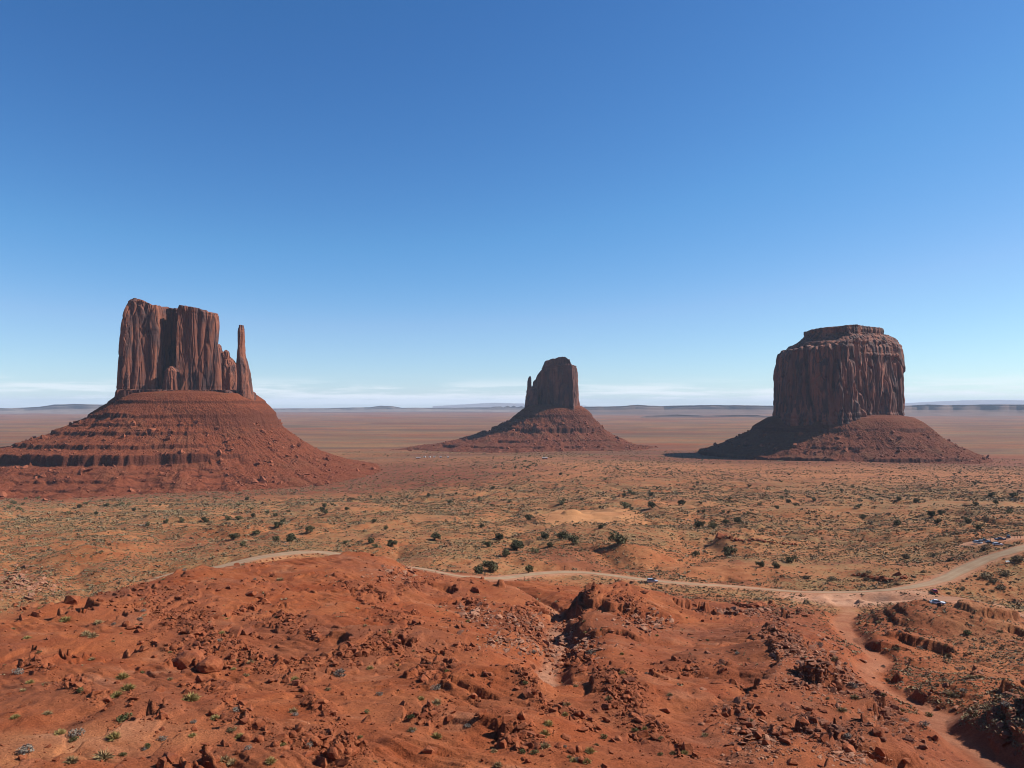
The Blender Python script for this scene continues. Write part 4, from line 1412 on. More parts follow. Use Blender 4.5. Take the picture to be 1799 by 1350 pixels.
# trees the photograph shows: picture column, row of the foot, height in picture rows, label
TREES = [
    (1085, 956, 24, "tallest dark juniper, on bare orange sand right of the pale dune"), (1058, 929, 10, "round dark juniper alone on the pale dune's near edge"),
    (1008, 956, 19, "wide green juniper at the foot of the pale dune, between two others"), (990, 948, 15, "smaller olive juniper just left of the wide one under the dune"),
    (958, 948, 14, "dark juniper leading the thicket below the pale dune"), (930, 914, 12, "spreading juniper in the gully left of the pale dune"),
    (986, 887, 10, "dark juniper on the far left rim of the pale dune"), (1097, 894, 14, "dark juniper on the far right rim of the pale dune"),
    (1146, 893, 13, "upright juniper right of the dune's dark rim tree"), (1199, 888, 11, None), (1054, 893, 5, None),
    (1283, 977, 18, "dense green juniper with a leaning trunk on the sandy rise"), (1222, 978, 12, "small juniper left of the dense green one on the sandy rise"),
    (1253, 929, 13, "upright dark juniper above the cut bank"), (1228, 929, 15, "broad dark juniper above the cut bank's left end"), (1277, 921, 9, None), (1296, 919, 11, None),
    (1335, 996, 12, "low olive juniper beside the road bend, left of two bushes"), (1363, 998, 12, None), (1390, 990, 15, "broad low juniper above the gravel road"),
    (567, 935 - 36, 9, None), (546, 935, 13, "green juniper right of a bare snag on the left flat"), (510, 952, 16, "dark juniper nearest the left road crest"), (489, 927, 12, None),
    (497, 919, 9, None), (411, 949, 14, "dark juniper left of the dirt road's crest"), (425, 962, 12, "juniper closest to the pale road on the left"), (452, 940, 10, None), (485, 951, 10, None),
    (360, 917, 11, "round juniper alone on the grassy flat below the left butte"), (400, 914, 10, None), (419, 914, 9, None), (444, 910, 9, None), (470, 902, 6, None), (484, 908, 7, None),
    (291, 920, 9, None), (260, 924, 7, None), (320, 918, 8, None), (168, 905, 7, None), (141, 893, 8, None), (235, 898, 6, None), (187, 891, 8, None), (215, 888, 7, None), (24, 886, 7, None), (434, 879, 7, None), (571, 903, 8, None), (570, 891, 8, None),
    (689, 961, 14, "dark round juniper on the sand left of centre, furthest right of three"), (651, 955, 13, "grey-green juniper left of the dark round one on the sand"), (659, 963, 8, None), (606, 957, 8, None),
    (763, 949, 14, "spreading olive juniper in the middle of the sandy flat"), (878, 949, 13, "olive juniper left of the gully thicket"), (856, 961, 12, None), (846, 928, 9, None), (678, 931, 8, None), (657, 920, 9, None),
    (610, 897, 7, None), (753, 873, 6, None), (866, 860, 7, None), (985, 835, 6, None), (1110, 870, 8, None), (1144, 872, 8, None), (1096, 873, 7, None), (1385, 884, 7, None), (1366, 894, 7, None), (1430, 880, 7, None),
    (1516, 912, 9, None), (1578, 925, 12, "dark juniper beside the bare pink slip on the right slope"), (1610, 884, 9, None), (1636, 908, 11, None), (1655, 904, 9, None), (1742, 873, 9, None), (1780, 874, 10, None), (1715, 889, 8, None), (1748, 886, 8, None), (1580, 880, 7, None), (1648, 920, 10, None), (1700, 920, 12, "wide green juniper clump above the car park"), (1722, 931, 12, None),
    (928, 1007, 16, "bare-topped juniper beside the road at the gully mouth"), (908, 968, 20, "largest grey-green juniper of the gully thicket"), (888, 978, 14, None), (861, 1003, 22, "brownish broad juniper at the near end of the gully thicket"), (842, 1008, 18, None), (940, 972, 10, None), (965, 962, 11, None),
]
rt = np.random.default_rng(21)
tp = np.array([(t[0], t[1]) for t in TREES], float)
tx_, ty_, tz_ = place(tp[:, 0], tp[:, 1])
protos = {}
GRP_T = "junipers dotted over the valley floor"
for k, (t, x, y, z) in enumerate(zip(TREES, tx_, ty_, tz_)):
    i = k % 6
    hgt = t[2] * y / F * 1.12
    lab = t[3] or "small dark green juniper dotted on the open scrubland with no landmark beside it"
    a = rt.random() * 6.28
    scl = (hgt * rt.uniform(.95, 1.2), hgt * rt.uniform(.95, 1.2), hgt)
    if i not in protos:
        protos[i] = jun_proto(i)
        r_ = protos[i]
        r_.location = (x, y, z); r_.rotation_euler = (0, 0, a); r_.scale = scl
    else:
        r_ = copy_tree(protos[i], (x, y, z), (0, 0, a), scl)
    tag(r_, lab, "juniper", GRP_T)
# more of the same, further out: single meshes, a few pixels each
far_px = [(rt.normal(920, 26), rt.normal(812, 9)) for _ in range(34)] + [(rt.uniform(620, 1790), rt.uniform(790, 850)) for _ in range(60)] + [(rt.uniform(980, 1799), rt.uniform(850, 905)) for _ in range(36)] + [(rt.uniform(0, 900), rt.uniform(868, 905)) for _ in range(30)]
far_px = np.array([p for p in far_px if not (1180 < p[0] < 1760 and p[1] < 822) and not (640 < p[0] < 1130 and p[1] < 796)])
fx_, fy_, fz_ = place(far_px[:, 0], far_px[:, 1])
FARJ = []
for i in range(3):
    r_ = np.random.default_rng(760 + i)
    cs = [(r_.normal(0, .22), r_.normal(0, .22), .3 + .4 * r_.random()) for _ in range(6)]
    V, Fc = leaf_cloud(cs, [.2 + .1 * r_.random() for _ in cs], 26, .16, r_)
    FARJ.append(mesh_np("far_juniper", V, Fc, M["juniper"], False))
for k, (x, y, z) in enumerate(zip(fx_, fy_, fz_)):
    h = rt.uniform(3.2, 6.0)
    o = obj("far_juniper", FARJ[k % 3], None, (x, y, z - .2), (0, 0, rt.random() * 6.28), (h, h, h))
    tag(o, "tiny dark juniper far out on the plain towards the buttes", "juniper", "far junipers on the plain")

# ------------------------------------------------------------------ shrubs one can tell apart (near slope and right-hand dunes)
def mk(name, VF, mat):
    return mesh_np(name, VF[0], VF[1], mat, False)


SH = {
    "yellow": [mk("rabbitbrush", blade_mesh(801 + i, 240, 0.8, 0.035), M["yellow"]) for i in range(3)],
    "grey": [mk("sagebrush", bush_mesh(811 + i, None, 260, .62, .08, 7), M["grey"]) for i in range(3)],
    "green": [mk("green_shrub", bush_mesh(821 + i, None, 320, .75, .085, 6), M["green"]) for i in range(2)],
    "straw": [mk("grass_clump", blade_mesh(831 + i, 160, 0.7, 0.033), M["straw"]) for i in range(3)],
    "olive": [mk("olive_bush", bush_mesh(841 + i, None, 420, .55, .075, 9), M["bush"]) for i in range(4)],
}
SHN = {"yellow": "rabbitbrush", "grey": "sagebrush", "green": "green_shrub", "straw": "grass_clump", "olive": "olive_bush"}
SHCAT = {"yellow": "shrub", "grey": "shrub", "green": "shrub", "straw": "grass clump", "olive": "bush"}
NEAR_SH = [
    (597, 1188, 26, "grey", "widest pale grey sagebrush, on bare red crust left of centre"), (764, 1213, 19, "grey", "pale grey sagebrush alone on red crust right of the widest one"),
    (32, 1184, 18, "grey", "round grey sagebrush at the left edge of the slope"), (45, 1322, 28, "grey", "large dusty sagebrush in the lower left corner"),
    (137, 1292, 24, "grey", "dark grey sagebrush at the edge of the sandy lower left flat"), (182, 1334, 26, "straw", "big straw-green tuft at the bottom edge left"),
    (219, 1267, 24, "green", "bright green clump with a grey twiggy half, among left blocks"), (224, 1212, 16, "yellow", None), (206, 1224, 14, "yellow", None), (335, 1230, 20, "yellow", "broad yellow-green shrub on pale crust left of the boulder trail"),
    (378, 1263, 12, "yellow", None), (115, 1092, 12, "yellow", "lone bright yellow shrub high on the smooth left hill"), (215, 1192, 14, "yellow", None), (142, 1217, 14, "green", None),
    (130, 1303, 14, "green", None), (200, 1298, 16, "yellow", None), (284, 1300, 16, "grey", None), (260, 1315, 14, "green", None), (125, 1340, 18, "straw", None), (420, 1250, 18, "grey", "tall grey sagebrush leaning on boulders by the crust"),
    (722, 1262, 13, "green", "dark green rounded shrub beside broken blocks, bottom centre"), (766, 1297, 15, "yellow", None), (631, 1299, 13, "green", None), (768, 1236, 16, "straw", None), (724, 1284, 14, "straw", None),
    (739, 1230, 10, "yellow", None), (697, 1170, 8, "yellow", None), (650, 1175, 9, "yellow", None), (576, 1213, 10, "straw", None), (543, 1313, 17, "grey", None), (475, 1340, 14, "yellow", None), (665, 1222, 14, "grey", None),
    (917, 1325, 16, "green", "rounded olive-green shrub at the bottom edge of the centre blocks"), (1030, 1340, 13, "yellow", "bright yellow tuft at the bottom edge right of centre"), (875, 1345, 14, "straw", None), (1000, 1331, 8, "straw", None), (993, 1257, 9, "yellow", None), (1132, 1282, 9, "yellow", None),
    (1137, 1293, 9, "green", None), (1048, 1310, 9, "straw", None), (938, 1147, 12, "grey", None), (1037, 1152, 22, "grey", "twiggy grey shrub beside the dark gully wall"), (1243, 1126, 7, "green", None), (1296, 1150, 11, "grey", None), (1320, 1267, 7, "green", None),
    (831, 1076, 10, "grey", None), (492, 1020, 11, "straw", None), (448, 1020, 8, "grey", None), (324, 1003, 9, "grey", "small grey bush on the skyline of the left crest"), (255, 1063, 8, "straw", None), (287, 1018, 6, "straw", None),
    (246, 1090, 13, "grey", None), (252, 1075, 9, "grey", None), (200, 1098, 9, "grey", None), (163, 1119, 14, "straw", None), (172, 1096, 12, "straw", None), (152, 1116, 13, "straw", None), (440, 1165, 10, "straw", None), (385, 1127, 12, "grey", None),
    (1700, 1115, 16, "green", "bright green bush on the mound below the junction"), (1632, 1259, 12, "green", "small green bush in the pale wash bed"), (1678, 1225, 18, "olive", "tall olive bush at the wash's undercut bank"), (1440, 1134, 12, "grey", None), (1552, 1173, 10, "grey", None), (1570, 1080, 12, "olive", None),
    (1575, 1028, 10, "olive", None), (1384, 1042, 14, "olive", "low green bush on the near verge of the gravel road"), (1354, 1039, 16, "olive", "dark flat bush left of the green one on the road verge"), (1420, 1040, 12, "olive", None), (1523, 1020, 16, "olive", "dark bush right of red ledges above the road"),
    (1418, 1017, 20, "olive", None), (1460, 1020, 22, "olive", None), (1593, 982, 22, "olive", None), (1706, 993, 20, "olive", "dark mounded bush on the far verge of the paved road"), (1726, 981, 26, "olive", "long dark bush by the far road verge, nearest the car park"),
    (1731, 967, 20, "olive", None), (1737, 973, 18, "olive", None), (1750, 970, 16, "olive", None), (1770, 961, 18, "olive", "dry bush beside the white parked car"), (1765, 1011, 26, "olive", None), (1785, 1003, 28, "olive", None), (1735, 1016, 30, "olive", "widest olive bush on the dune right of the road"),
    (1760, 1035, 22, "olive", None), (1793, 1018, 24, "olive", None), (1692, 1036, 12, "olive", None), (1745, 1023, 20, "olive", None), (1790, 985, 26, "olive", None), (1640, 977, 18, "olive", None), (1670, 986, 18, "olive", None), (1663, 1004, 14, "olive", None), (1623, 1006, 14, "olive", None), (1650, 1011, 14, "olive", None),
]
GEN = {"yellow": "yellow-green rabbitbrush dome growing among red rocks on the near slope", "grey": "small grey twiggy sagebrush among red rocks on the near slope", "green": "small green leafy shrub among red rocks on the near slope", "straw": "small straw-coloured grass clump on the near red slope", "olive": "dark olive bush on the sandy dunes beside the road"}
GENW = {"olive": "olive bush on the broken scrubby ground around the pale wash", "grey": "small grey shrub on the broken scrubby ground around the pale wash", "straw": "small straw-coloured tuft on the broken ground around the pale wash"}
GRP = {"yellow": "yellow rabbitbrush on the near slope", "grey": "grey sagebrush on the near slope", "green": "green shrubs on the near slope", "straw": "grass clumps on the near slope", "olive": "olive bushes on the roadside dunes"}
sp_ = np.array([(a, b) for a, b, *_ in NEAR_SH], float)
vx_, vy_, _vz = place(np.array([1146, 1647, 1641, 1650, 1635, 1753, 1757, 1730, 1718, 1740, 1770.]), np.array([1024, 1062, 1042, 1069, 1059, 959, 950, 953, 955.5, 956, 990.]))


def near_vehicle(x, y, d=6.5):
    return bool((np.hypot(vx_ - x, vy_ - y) < d).any() or ((np.abs(vx_ - x) < 5) & (vy_ - y > 0) & (vy_ - y < 16)).any())


sx, sy, sz = place(sp_[:, 0], sp_[:, 1])
for k, (q, x, y, z) in enumerate(zip(NEAR_SH, sx, sy, sz)):
    d_ = math.hypot(x, y)
    if q[3] == "olive" and (dist_path(np.array([x]), np.array([y]), ROAD)[0] < 7.5 or near_vehicle(x, y)):
        continue
    wd = q[2] * d_ / F * (0.75 if q[3] == "olive" else 1.0)
    ms = SH[q[3]]
    o = obj(SHN[q[3]], ms[k % len(ms)], None, (x, y, z - .04 * wd), (0, 0, rt.random() * 6.28), (wd, wd, wd * rt.uniform(.8, 1.05)))
    tag(o, q[4] or GEN[q[3]], SHCAT[q[3]], GRP[q[3]])
# the rest of the ones large enough to count
npx = np.concatenate([np.stack([rt.uniform(0, 1250, 90), rt.uniform(1060, 1345, 90)], 1), np.stack([rt.uniform(1600, 1799, 60), rt.uniform(990, 1045, 60)], 1), np.stack([rt.uniform(1450, 1799, 50), rt.uniform(1080, 1300, 50)], 1)])
sx, sy, sz = place(npx[:, 0], npx[:, 1])
for k, (x, y, z) in enumerate(zip(sx, sy, sz)):
    P_ = np.array([[x, y]])
    if near_vehicle(x, y) or dist_path(P_[:, 0], P_[:, 1], ROAD)[0] < 6.5 or dist_path(P_[:, 0], P_[:, 1], WASH)[0] < 4 or (1700 < npx[k, 0] and npx[k, 1] < 968):
        continue
    kind = ("yellow", "straw", "grey", "straw", "green", "yellow")[k % 6] if k < 90 else ("olive" if k < 150 else ("olive", "grey", "straw")[k % 3])
    wd = rt.uniform(.5, 1.0) if k < 90 else rt.uniform(1.2, 2.4) if k < 150 else rt.uniform(.8, 2.0)
    ms = SH[kind]
    o = obj(SHN[kind], ms[k % len(ms)], None, (x, y, z - .03), (0, 0, rt.random() * 6.28), (wd, wd, wd * rt.uniform(.7, 1.0)))
    tag(o, GEN[kind] if k < 150 else GENW[kind], SHCAT[kind], GRP[kind] if k < 150 else "plants around the pale wash")

# uncountable low scrub over the middle distance
def scrub_proto(seed):
    r = np.random.default_rng(seed)
    n = 9
    c = r.normal(0, .45, (n, 3)) * np.array([1, .6, 0]) + np.array([0, 0, .10]) + np.array([0, 0, .16]) * r.random((n, 1))
    u = r.normal(size=(n, 3)); u /= np.linalg.norm(u, axis=1)[:, None]
    w_ = np.cross(u, r.normal(size=(n, 3))); w_ /= np.linalg.norm(w_, axis=1)[:, None]
    s = .30
    V = np.stack([c + u * s, c + w_ * s * .7, c - u * s, c - w_ * s * .7], 1).reshape(-1, 3)
    V[:, 2] = np.maximum(V[:, 2], -.05)
    return V, np.arange(4 * n).reshape(-1, 4)


SCP = [scrub_proto(900 + i) for i in range(5)]


def scrub_sites(n, r0, r1, az0, az1, thr):
    az = np.radians(rt.uniform(az0, az1, n)); lr = rt.uniform(math.log(r0), math.log(r1), n)
    r = np.exp(lr); x, y = r * np.sin(az), r * np.cos(az)
    d = fbm2(x / 55, y / 55, 4, 141) * 0.9 + fbm2(x / 220, y / 220, 3, 151)
    k = d + rt.normal(0, .25, n) > thr
    k &= (masked_dist(x, y, ROAD) > 5.5) & (masked_dist(x, y, WASH) > 4) & (masked_dist(x, y, TRACK) > 5)
    k &= np.hypot((x - jx[0]) / 1.9, y - jy[0]) + rt.normal(0, 3, n) > 15
    k &= (np.hypot((x - lotx[0]) / 1.5, y - loty[0]) > 13) & (np.hypot((x - lotx[1]) / 2, y - loty[1]) > 9)
    k &= pixel_ellipse(x, y, 1025, 902, 48, 80) + rt.normal(0, .2, n) > 1.0
    rc = np.interp(np.degrees(az), np.degrees(np.arctan((np.array([-400, 0, 200, 330, 470, 640, 750, 900, 1100, 1300, 1600, 2200]) - 899.5) / F)), [175, 190, 220, 250, 285, 315, 322, 318, 300, 300, 150, 95])
    k &= (r > rc * 1.03) | (rt.random(n) < 0.02)
    return x[k], y[k], r[k]


for nm, mat, n, thr, s0, s1, sd in (("scrub", "bush", 190000, -.14, .35, 1.5, 1), ("sage_scrub", "grey", 26000, .12, .3, 1.0, 2), ("dry_grass", "straw", 150000, -.12, .3, 1.0, 3)):
    x, y, r = scrub_sites(n, 130, 2500, -37, 37, thr)
    size = np.clip(s0 * (1 + rt.pareto(2.6, len(x))), s0, s1) * np.clip(r / 420, .6, 2.2) * 1.35
    o = merge_scatter(nm, SCP, x, y, ground_z(x, y), size, M[mat], 0.375, 0.1)
    tag(o, kind="stuff")

# ------------------------------------------------------------------ boulders
BIG = [big_rock(1000 + i, sq) for i, sq in enumerate([(1, .9, .8), (1.3, .8, .6), (.9, 1, .95), (1.5, 1, .45), (1.1, 1, .7), (.8, .9, 1.05), (1.6, .9, .4), (1.2, 1.1, .6)])]
ROUND = [big_rock(1020 + i, sq, True) for i, sq in enumerate([(1, 1, .85), (1.25, 1, .75), (1, .9, 1.0)])]
SLAB = [big_rock(1030 + i, sq) for i, sq in enumerate([(1.8, .8, .22), (1.5, 1.0, .28), (2.1, .6, .2)])]
for me in BIG + ROUND:
    me.materials.append(M["rock"])
for me in SLAB:
    me.materials.append(M["rock_pale"])
BOULD = [  # column, row of the foot, width in picture px, kind, label
    (332, 1172, 66, "r", "left half of the huge overhanging boulder pair with a black shadow beneath"), (370, 1174, 52, "r", "right half of the huge overhanging boulder pair with a black shadow beneath"),
    (337, 1134, 12, "r", None), (306, 1140, 16, "r", None), (310, 1168, 24, "r", "low rounded boulder left of the huge overhanging pair"), (490, 1163, 18, "r", "rounded boulder at the right end of the boulder row, on crust"),
    (245, 1132, 14, "b", None), (230, 1104, 15, "b", None), (222, 1100, 16, "r", None), (407, 1226, 15, "b", "spiky upright boulder on pale crust with another leaning on it"), (363, 1206, 16, "b", None), (382, 1212, 14, "b", None),
    (298, 1334, 26, "b", "dark square block at the bottom edge left, with a shadowed face"), (285, 1345, 24, "b", None), (399, 1340, 14, "b", None), (381, 1338, 12, "b", None), (438, 1333, 10, "b", None), (84, 1313, 10, "b", "lone small dark block on the sandy lower left flat"),
    (513, 1293, 20, "r", "rounded boulder perched above the bottom crust, left of the cleft one"), (552, 1305, 24, "r", "cleft rounded boulder beside the perched one near the bottom"), (585, 1325, 26, "r", "large rounded boulder in the bottom centre-left pile"), (612, 1325, 22, "r", "knobbly topmost boulder of the bottom centre-left pile"),
    (600, 1345, 26, "b", None), (432, 1301, 24, "r", None), (455, 1302, 22, "r", None), (483, 1310, 20, "r", None), (427, 1258, 18, "b", None), (437, 1270, 16, "r", None), (465, 1282, 14, "b", None), (603, 1222, 14, "b", None), (520, 1215, 15, "b", None), (536, 1212, 15, "b", None),
    (510, 1180, 14, "b", None), (538, 1178, 12, "b", None), (620, 1144, 18, "b", None), (565, 1170, 14, "b", None), (700, 1130, 12, "b", None), (728, 1127, 14, "b", None), (795, 1253, 14, "b", "dark wedge block at the left end of a broken row, centre bottom"), (790, 1262, 14, "b", None), (740, 1272, 16, "b", None), (752, 1272, 14, "b", None),
    (845, 1150, 16, "b", None), (805, 1137, 9, "b", None), (928, 1222, 24, "b", "tall slab standing on edge with a dark left face, centre"), (940, 1220, 16, "b", None), (910, 1210, 14, "b", None), (990, 1252, 20, "b", "dark cube boulder, second below the standing slab"), (1017, 1259, 22, "b", "pyramid-shaped boulder right of the dark cube boulder"), (960, 1238, 18, "b", None), (1003, 1267, 14, "b", None), (1034, 1260, 12, "b", None),
    (918, 1294, 22, "b", None), (885, 1310, 20, "b", None), (953, 1295, 20, "b", None), (995, 1297, 18, "b", None), (1080, 1225, 14, "b", None), (1072, 1215, 13, "b", None), (1103, 1242, 16, "b", None), (1115, 1258, 16, "b", None), (1140, 1262, 14, "b", None), (1205, 1318, 26, "b", "largest shadowed block at the lower end of the scree, right of centre"), (1130, 1307, 14, "b", None), (1088, 1300, 16, "b", None),
    (127, 1058, 24, "b", "ragged dark outcrop block standing on the left crest"), (66, 1082, 18, "b", None), (40, 1090, 18, "b", None), (75, 1078, 10, "b", None), (197, 1056, 9, "b", None), (175, 1056, 9, "b", None),
    (455, 1048, 22, "b", "cracked outcrop block high on the left hill, dark base"), (440, 1046, 20, "b", None), (468, 1047, 16, "b", None), (405, 1082, 22, "b", None), (375, 1083, 18, "b", None), (385, 1036, 12, "b", None), (402, 1034, 12, "b", None), (430, 1028, 8, "b", None), (410, 1117, 30, "b", None), (435, 1113, 22, "b", None),
    (835, 1040, 20, "b", "dark undercut block below the road at the wash head"), (945, 1075, 24, "b", "shadowed ledge block above the gully's left wall"), (930, 1064, 22, "s", None), (1132, 1042, 16, "b", "dark pitted block on the knob just below the road"), (1120, 1080, 24, "s", "pale slab capping the dark knob's right shoulder"), (1105, 1072, 18, "s", None), (780, 1090, 10, "s", None), (880, 1105, 12, "s", None), (869, 1100, 10, "s", None), (1063, 1102, 14, "s", None),
    (1407, 1155, 14, "s", "pale flat slab catching the sun on the right scree crest"), (1395, 1135, 14, "s", None), (1420, 1150, 14, "s", None), (1478, 1212, 26, "b", "broad undercut ledge block with the deepest shadow on the right ridge"), (1380, 1245, 28, "b", "overhanging ledge block at the left of the right-hand ridge"), (1492, 1318, 24, "b", "dark hollow block near the bottom of the right ridge"), (1540, 1290, 18, "b", None), (1537, 1277, 14, "b", None), (1645, 1300, 20, "b", None), (1590, 1335, 16, "b", None), (1392, 1342, 18, "b", None), (1360, 1268, 12, "s", None), (1512, 1252, 14, "s", None), (1415, 1030 + 53, 14, "b", None), (1480, 1112, 10, "s", None), (1575, 1012, 15, "b", "red ledge block half hidden by brush above the road"), (1550, 1015, 14, "b", "smaller red ledge block left of the brushy one above the road"), (1268, 945, 18, "b", "dark-faced block at the cut bank on the sandy rise"),
]
GENB = {"b": "angular red sandstone block lying in the scree of the near slope", "r": "rounded red boulder among others on the near slope", "s": "thin pale rock slab lying on the near slope's scree"}
GRPB = {"b": "angular blocks on the near slope", "r": "rounded boulders on the near slope", "s": "pale slabs on the near slope"}
NMB = {"b": "boulder", "r": "rounded_boulder", "s": "rock_slab"}
MSB = {"b": BIG, "r": ROUND, "s": SLAB}
rb = np.random.default_rng(33)


def put_rock(kind, x, y, wd, label, k):
    ms = MSB[kind]
    s = wd * 0.5
    o = obj(NMB[kind], ms[k % len(ms)], None, (x, y, float(ground_z(x, y)) + s * (.22 if kind != "s" else .1)), (rb.normal(0, .25), rb.normal(0, .25), rb.random() * 6.28 if kind != "s" else rb.normal(.6, .4)), (s * rb.uniform(.85, 1.1), s * rb.uniform(.85, 1.1), s * rb.uniform(.85, 1.15)))
    tag(o, label or GENB[kind], "boulder" if kind != "s" else "rock slab", GRPB[kind])


bp = np.array([(b[0], b[1]) for b in BOULD], float)
bx, by, bz = place(bp[:, 0], bp[:, 1])
for k, (b, x, y) in enumerate(zip(BOULD, bx, by)):
    put_rock(b[3], x, y, (0.5 if b[3] == "s" else 0.8) * b[2] * math.hypot(x, y) / F, b[4], k)

# sites for the rest of the rubble: thick where the outcrop fields are
def rubble_sites(n):
    az = np.radians(rb.uniform(-38, 38, n)); lr = rb.uniform(math.log(58), math.log(345), n)
    r = np.exp(lr); x, y = r * np.sin(az), r * np.cos(az)
    f = rock_at(x, y)
    cl = fbm2(x / 4.5, y / 4.5, 2, 161) * 0.5 + fbm2(x / 14, y / 14, 3, 171) * 0.6
    p = np.clip(f * 1.25 + cl * (0.55 + f) - 0.50, 0, 1) * 0.85 + 0.03
    p *= np.where((masked_dist(x, y, WASH) < 3) | (masked_dist(x, y, ROAD) < 6), 0, 1)
    k = rb.random(n) < p
    return x[k], y[k], r[k], f[k]


x, y, r, f = rubble_sites(520000)
size = 0.058 * (1 + rb.pareto(1.9, len(x))) * (0.8 + 0.5 * f)
size = np.clip(size * np.clip(r / 130, .75, 1.7), .06, .60)
order = np.argsort(-size / r)
pick = order[:190]
for k, i in enumerate(pick):
    right = (x[i] > 0.30 * y[i])
    put_rock("s" if right and k % 2 else "b", x[i], y[i], size[i] * 2.0 * (0.7 if right and k % 2 else 1), None, k)
rest = order[190:]
xr, yr, sr = x[rest], y[rest], size[rest]
rightm = xr > 0.22 * yr + 6 * fbm2(xr / 20, yr / 20, 2, 181)
for nm, mk_, mat, rot in (("rubble", ~rightm, "rock", None), ("slab_rubble", rightm, "rock_brown", True)):
    n = mk_.sum()
    pool = SMALL if rot is None else [SMALL[3], SMALL[6], SMALL[1], SMALL[7]]
    o = merge_scatter(nm, pool, xr[mk_], yr[mk_], ground_z(xr[mk_], yr[mk_]), sr[mk_], M[mat], 0.22, 0.4, rot=None if rot is None else rb.normal(.7, .45, n))
    tag(o, kind="stuff")
# broken ledges: blocks shoulder to shoulder along the outcropping beds
LEDGES = [[(585, 1160), (640, 1140), (700, 1128), (730, 1125)], [(690, 1175), (740, 1150), (800, 1140), (830, 1135)], [(1060, 1180), (1130, 1182), (1180, 1178), (1230, 1182)],
          [(1250, 1165), (1290, 1200), (1340, 1205), (1420, 1212), (1480, 1205)], [(1370, 1245), (1420, 1250), (1460, 1238)], [(1330, 1250), (1390, 1275), (1440, 1310)], [(905, 1205), (960, 1238), (1020, 1262), (1060, 1290)],
          [(430, 1265), (470, 1290), (520, 1300), (570, 1318)], [(330, 1120), (380, 1110), (440, 1112), (480, 1120)], [(380, 1080), (420, 1075), (470, 1048)], [(640, 1035), (700, 1005), (735, 1018)], [(600, 1020), (640, 1060), (690, 1075), (740, 1080)],
          [(780, 1235), (830, 1228), (860, 1230)], [(1080, 1190), (1090, 1220), (1130, 1260), (1180, 1290), (1210, 1325)], [(60, 1160), (120, 1195), (160, 1230), (170, 1260)], [(150, 1255), (200, 1270), (260, 1265), (300, 1240)], [(240, 1100), (270, 1130), (320, 1150), (400, 1175)],
          [(400, 1120), (440, 1150), (500, 1165), (560, 1172)], [(500, 1080), (540, 1110), (560, 1130)], [(940, 1300), (990, 1320), (1040, 1345)], [(870, 1300), (920, 1318), (960, 1345)], [(1230, 1270), (1280, 1250), (1330, 1262)], [(330, 1205), (370, 1212), (420, 1245), (440, 1270)],
          [(1290, 1060), (1320, 1068), (1360, 1062)], [(930, 1062), (950, 1075), (975, 1080)], [(700, 1090), (750, 1098), (790, 1110)], [(560, 1255), (590, 1265), (620, 1290)], [(880, 1205), (850, 1190), (820, 1185)], [(1500, 1010), (1550, 1020), (1590, 1016)], [(1255, 942), (1280, 946), (1330, 950), (1400, 958)]]
lx, ly, ls = [], [], []
for L_ in LEDGES:
    Pp = np.array(L_, float)
    X_, Y_, Z_ = place(Pp[:, 0], Pp[:, 1])
    Q_ = catmull(np.stack([X_, Y_], 1), 40)
    n_ = int(np.linalg.norm(np.diff(Q_, axis=0), axis=1).sum() * 7)
    i_ = rb.integers(0, len(Q_), n_)
    j_ = Q_[i_] + rb.normal(0, 1, (n_, 2)) * np.array([.5, .9])
    gap = fbm2(j_[:, 0] / 5, j_[:, 1] / 5, 2, 191) > -.15
    j_ = j_[gap]
    lx += list(j_[:, 0]); ly += list(j_[:, 1]); ls += list(np.clip(.11 * (1 + rb.pareto(1.9, len(j_))), .09, .65) * np.clip(j_[:, 1] / 150, .7, 2.0))
lx, ly, ls = map(np.array, (lx, ly, ls))
o = merge_scatter("ledge_rubble", [SMALL[0], SMALL[1], SMALL[2], SMALL[4], SMALL[5]], lx, ly, ground_z(lx, ly), ls, M["rock"], .18, .25)
tag(o, kind="stuff")
# pale broken stones on a few slopes
pp = np.concatenate([np.stack([rb.normal(cx, sx_, m), rb.normal(cy_, sy_, m)], 1) for cx, cy_, sx_, sy_, m in
                     [(40, 1025, 34, 12, 500), (835, 1080, 22, 10, 160), (895, 1128, 26, 9, 220), (930, 1090, 30, 10, 160), (960, 1140, 22, 10, 130), (1130, 1095, 24, 8, 160), (1310, 1075, 26, 4, 120), (1400, 1150, 30, 22, 260), (1450, 1190, 40, 26, 260), (700, 1010, 26, 8, 140), (1010, 1135, 30, 12, 160), (1500, 1330, 26, 8, 120), (1340, 1310, 40, 20, 200)]])
pxx, pyy, pzz = place(pp[:, 0], pp[:, 1])
kk_ = pyy < 430
o = merge_scatter("pale_rubble", [SMALL[3], SMALL[6], SMALL[1]], pxx[kk_], pyy[kk_], pzz[kk_], np.clip(.15 * (1 + rb.pareto(2.5, kk_.sum())), .15, .7) * np.clip(pyy[kk_] / 160, .6, 2), M["rock_pale"], .25, .35)
tag(o, kind="stuff")


# ------------------------------------------------------------------ vehicles, boards, posts, houses
def paint(name, c, rough=0.35, metal=0.0):
    m, t, b = new_mat(name, rough, 0.5)
    b.inputs["Metallic"].default_value = metal
    b.inputs["Coat Weight"].default_value = 0.15
    b.inputs["Coat Roughness"].default_value = 0.15
    dust = ramp(t, noise(t, 1.5, 4, .6), .4, .75, 0, .35)
    link(t, mix(t, dust, c, (0.30, 0.16, 0.10)), b.inputs["Base Color"])
    return m


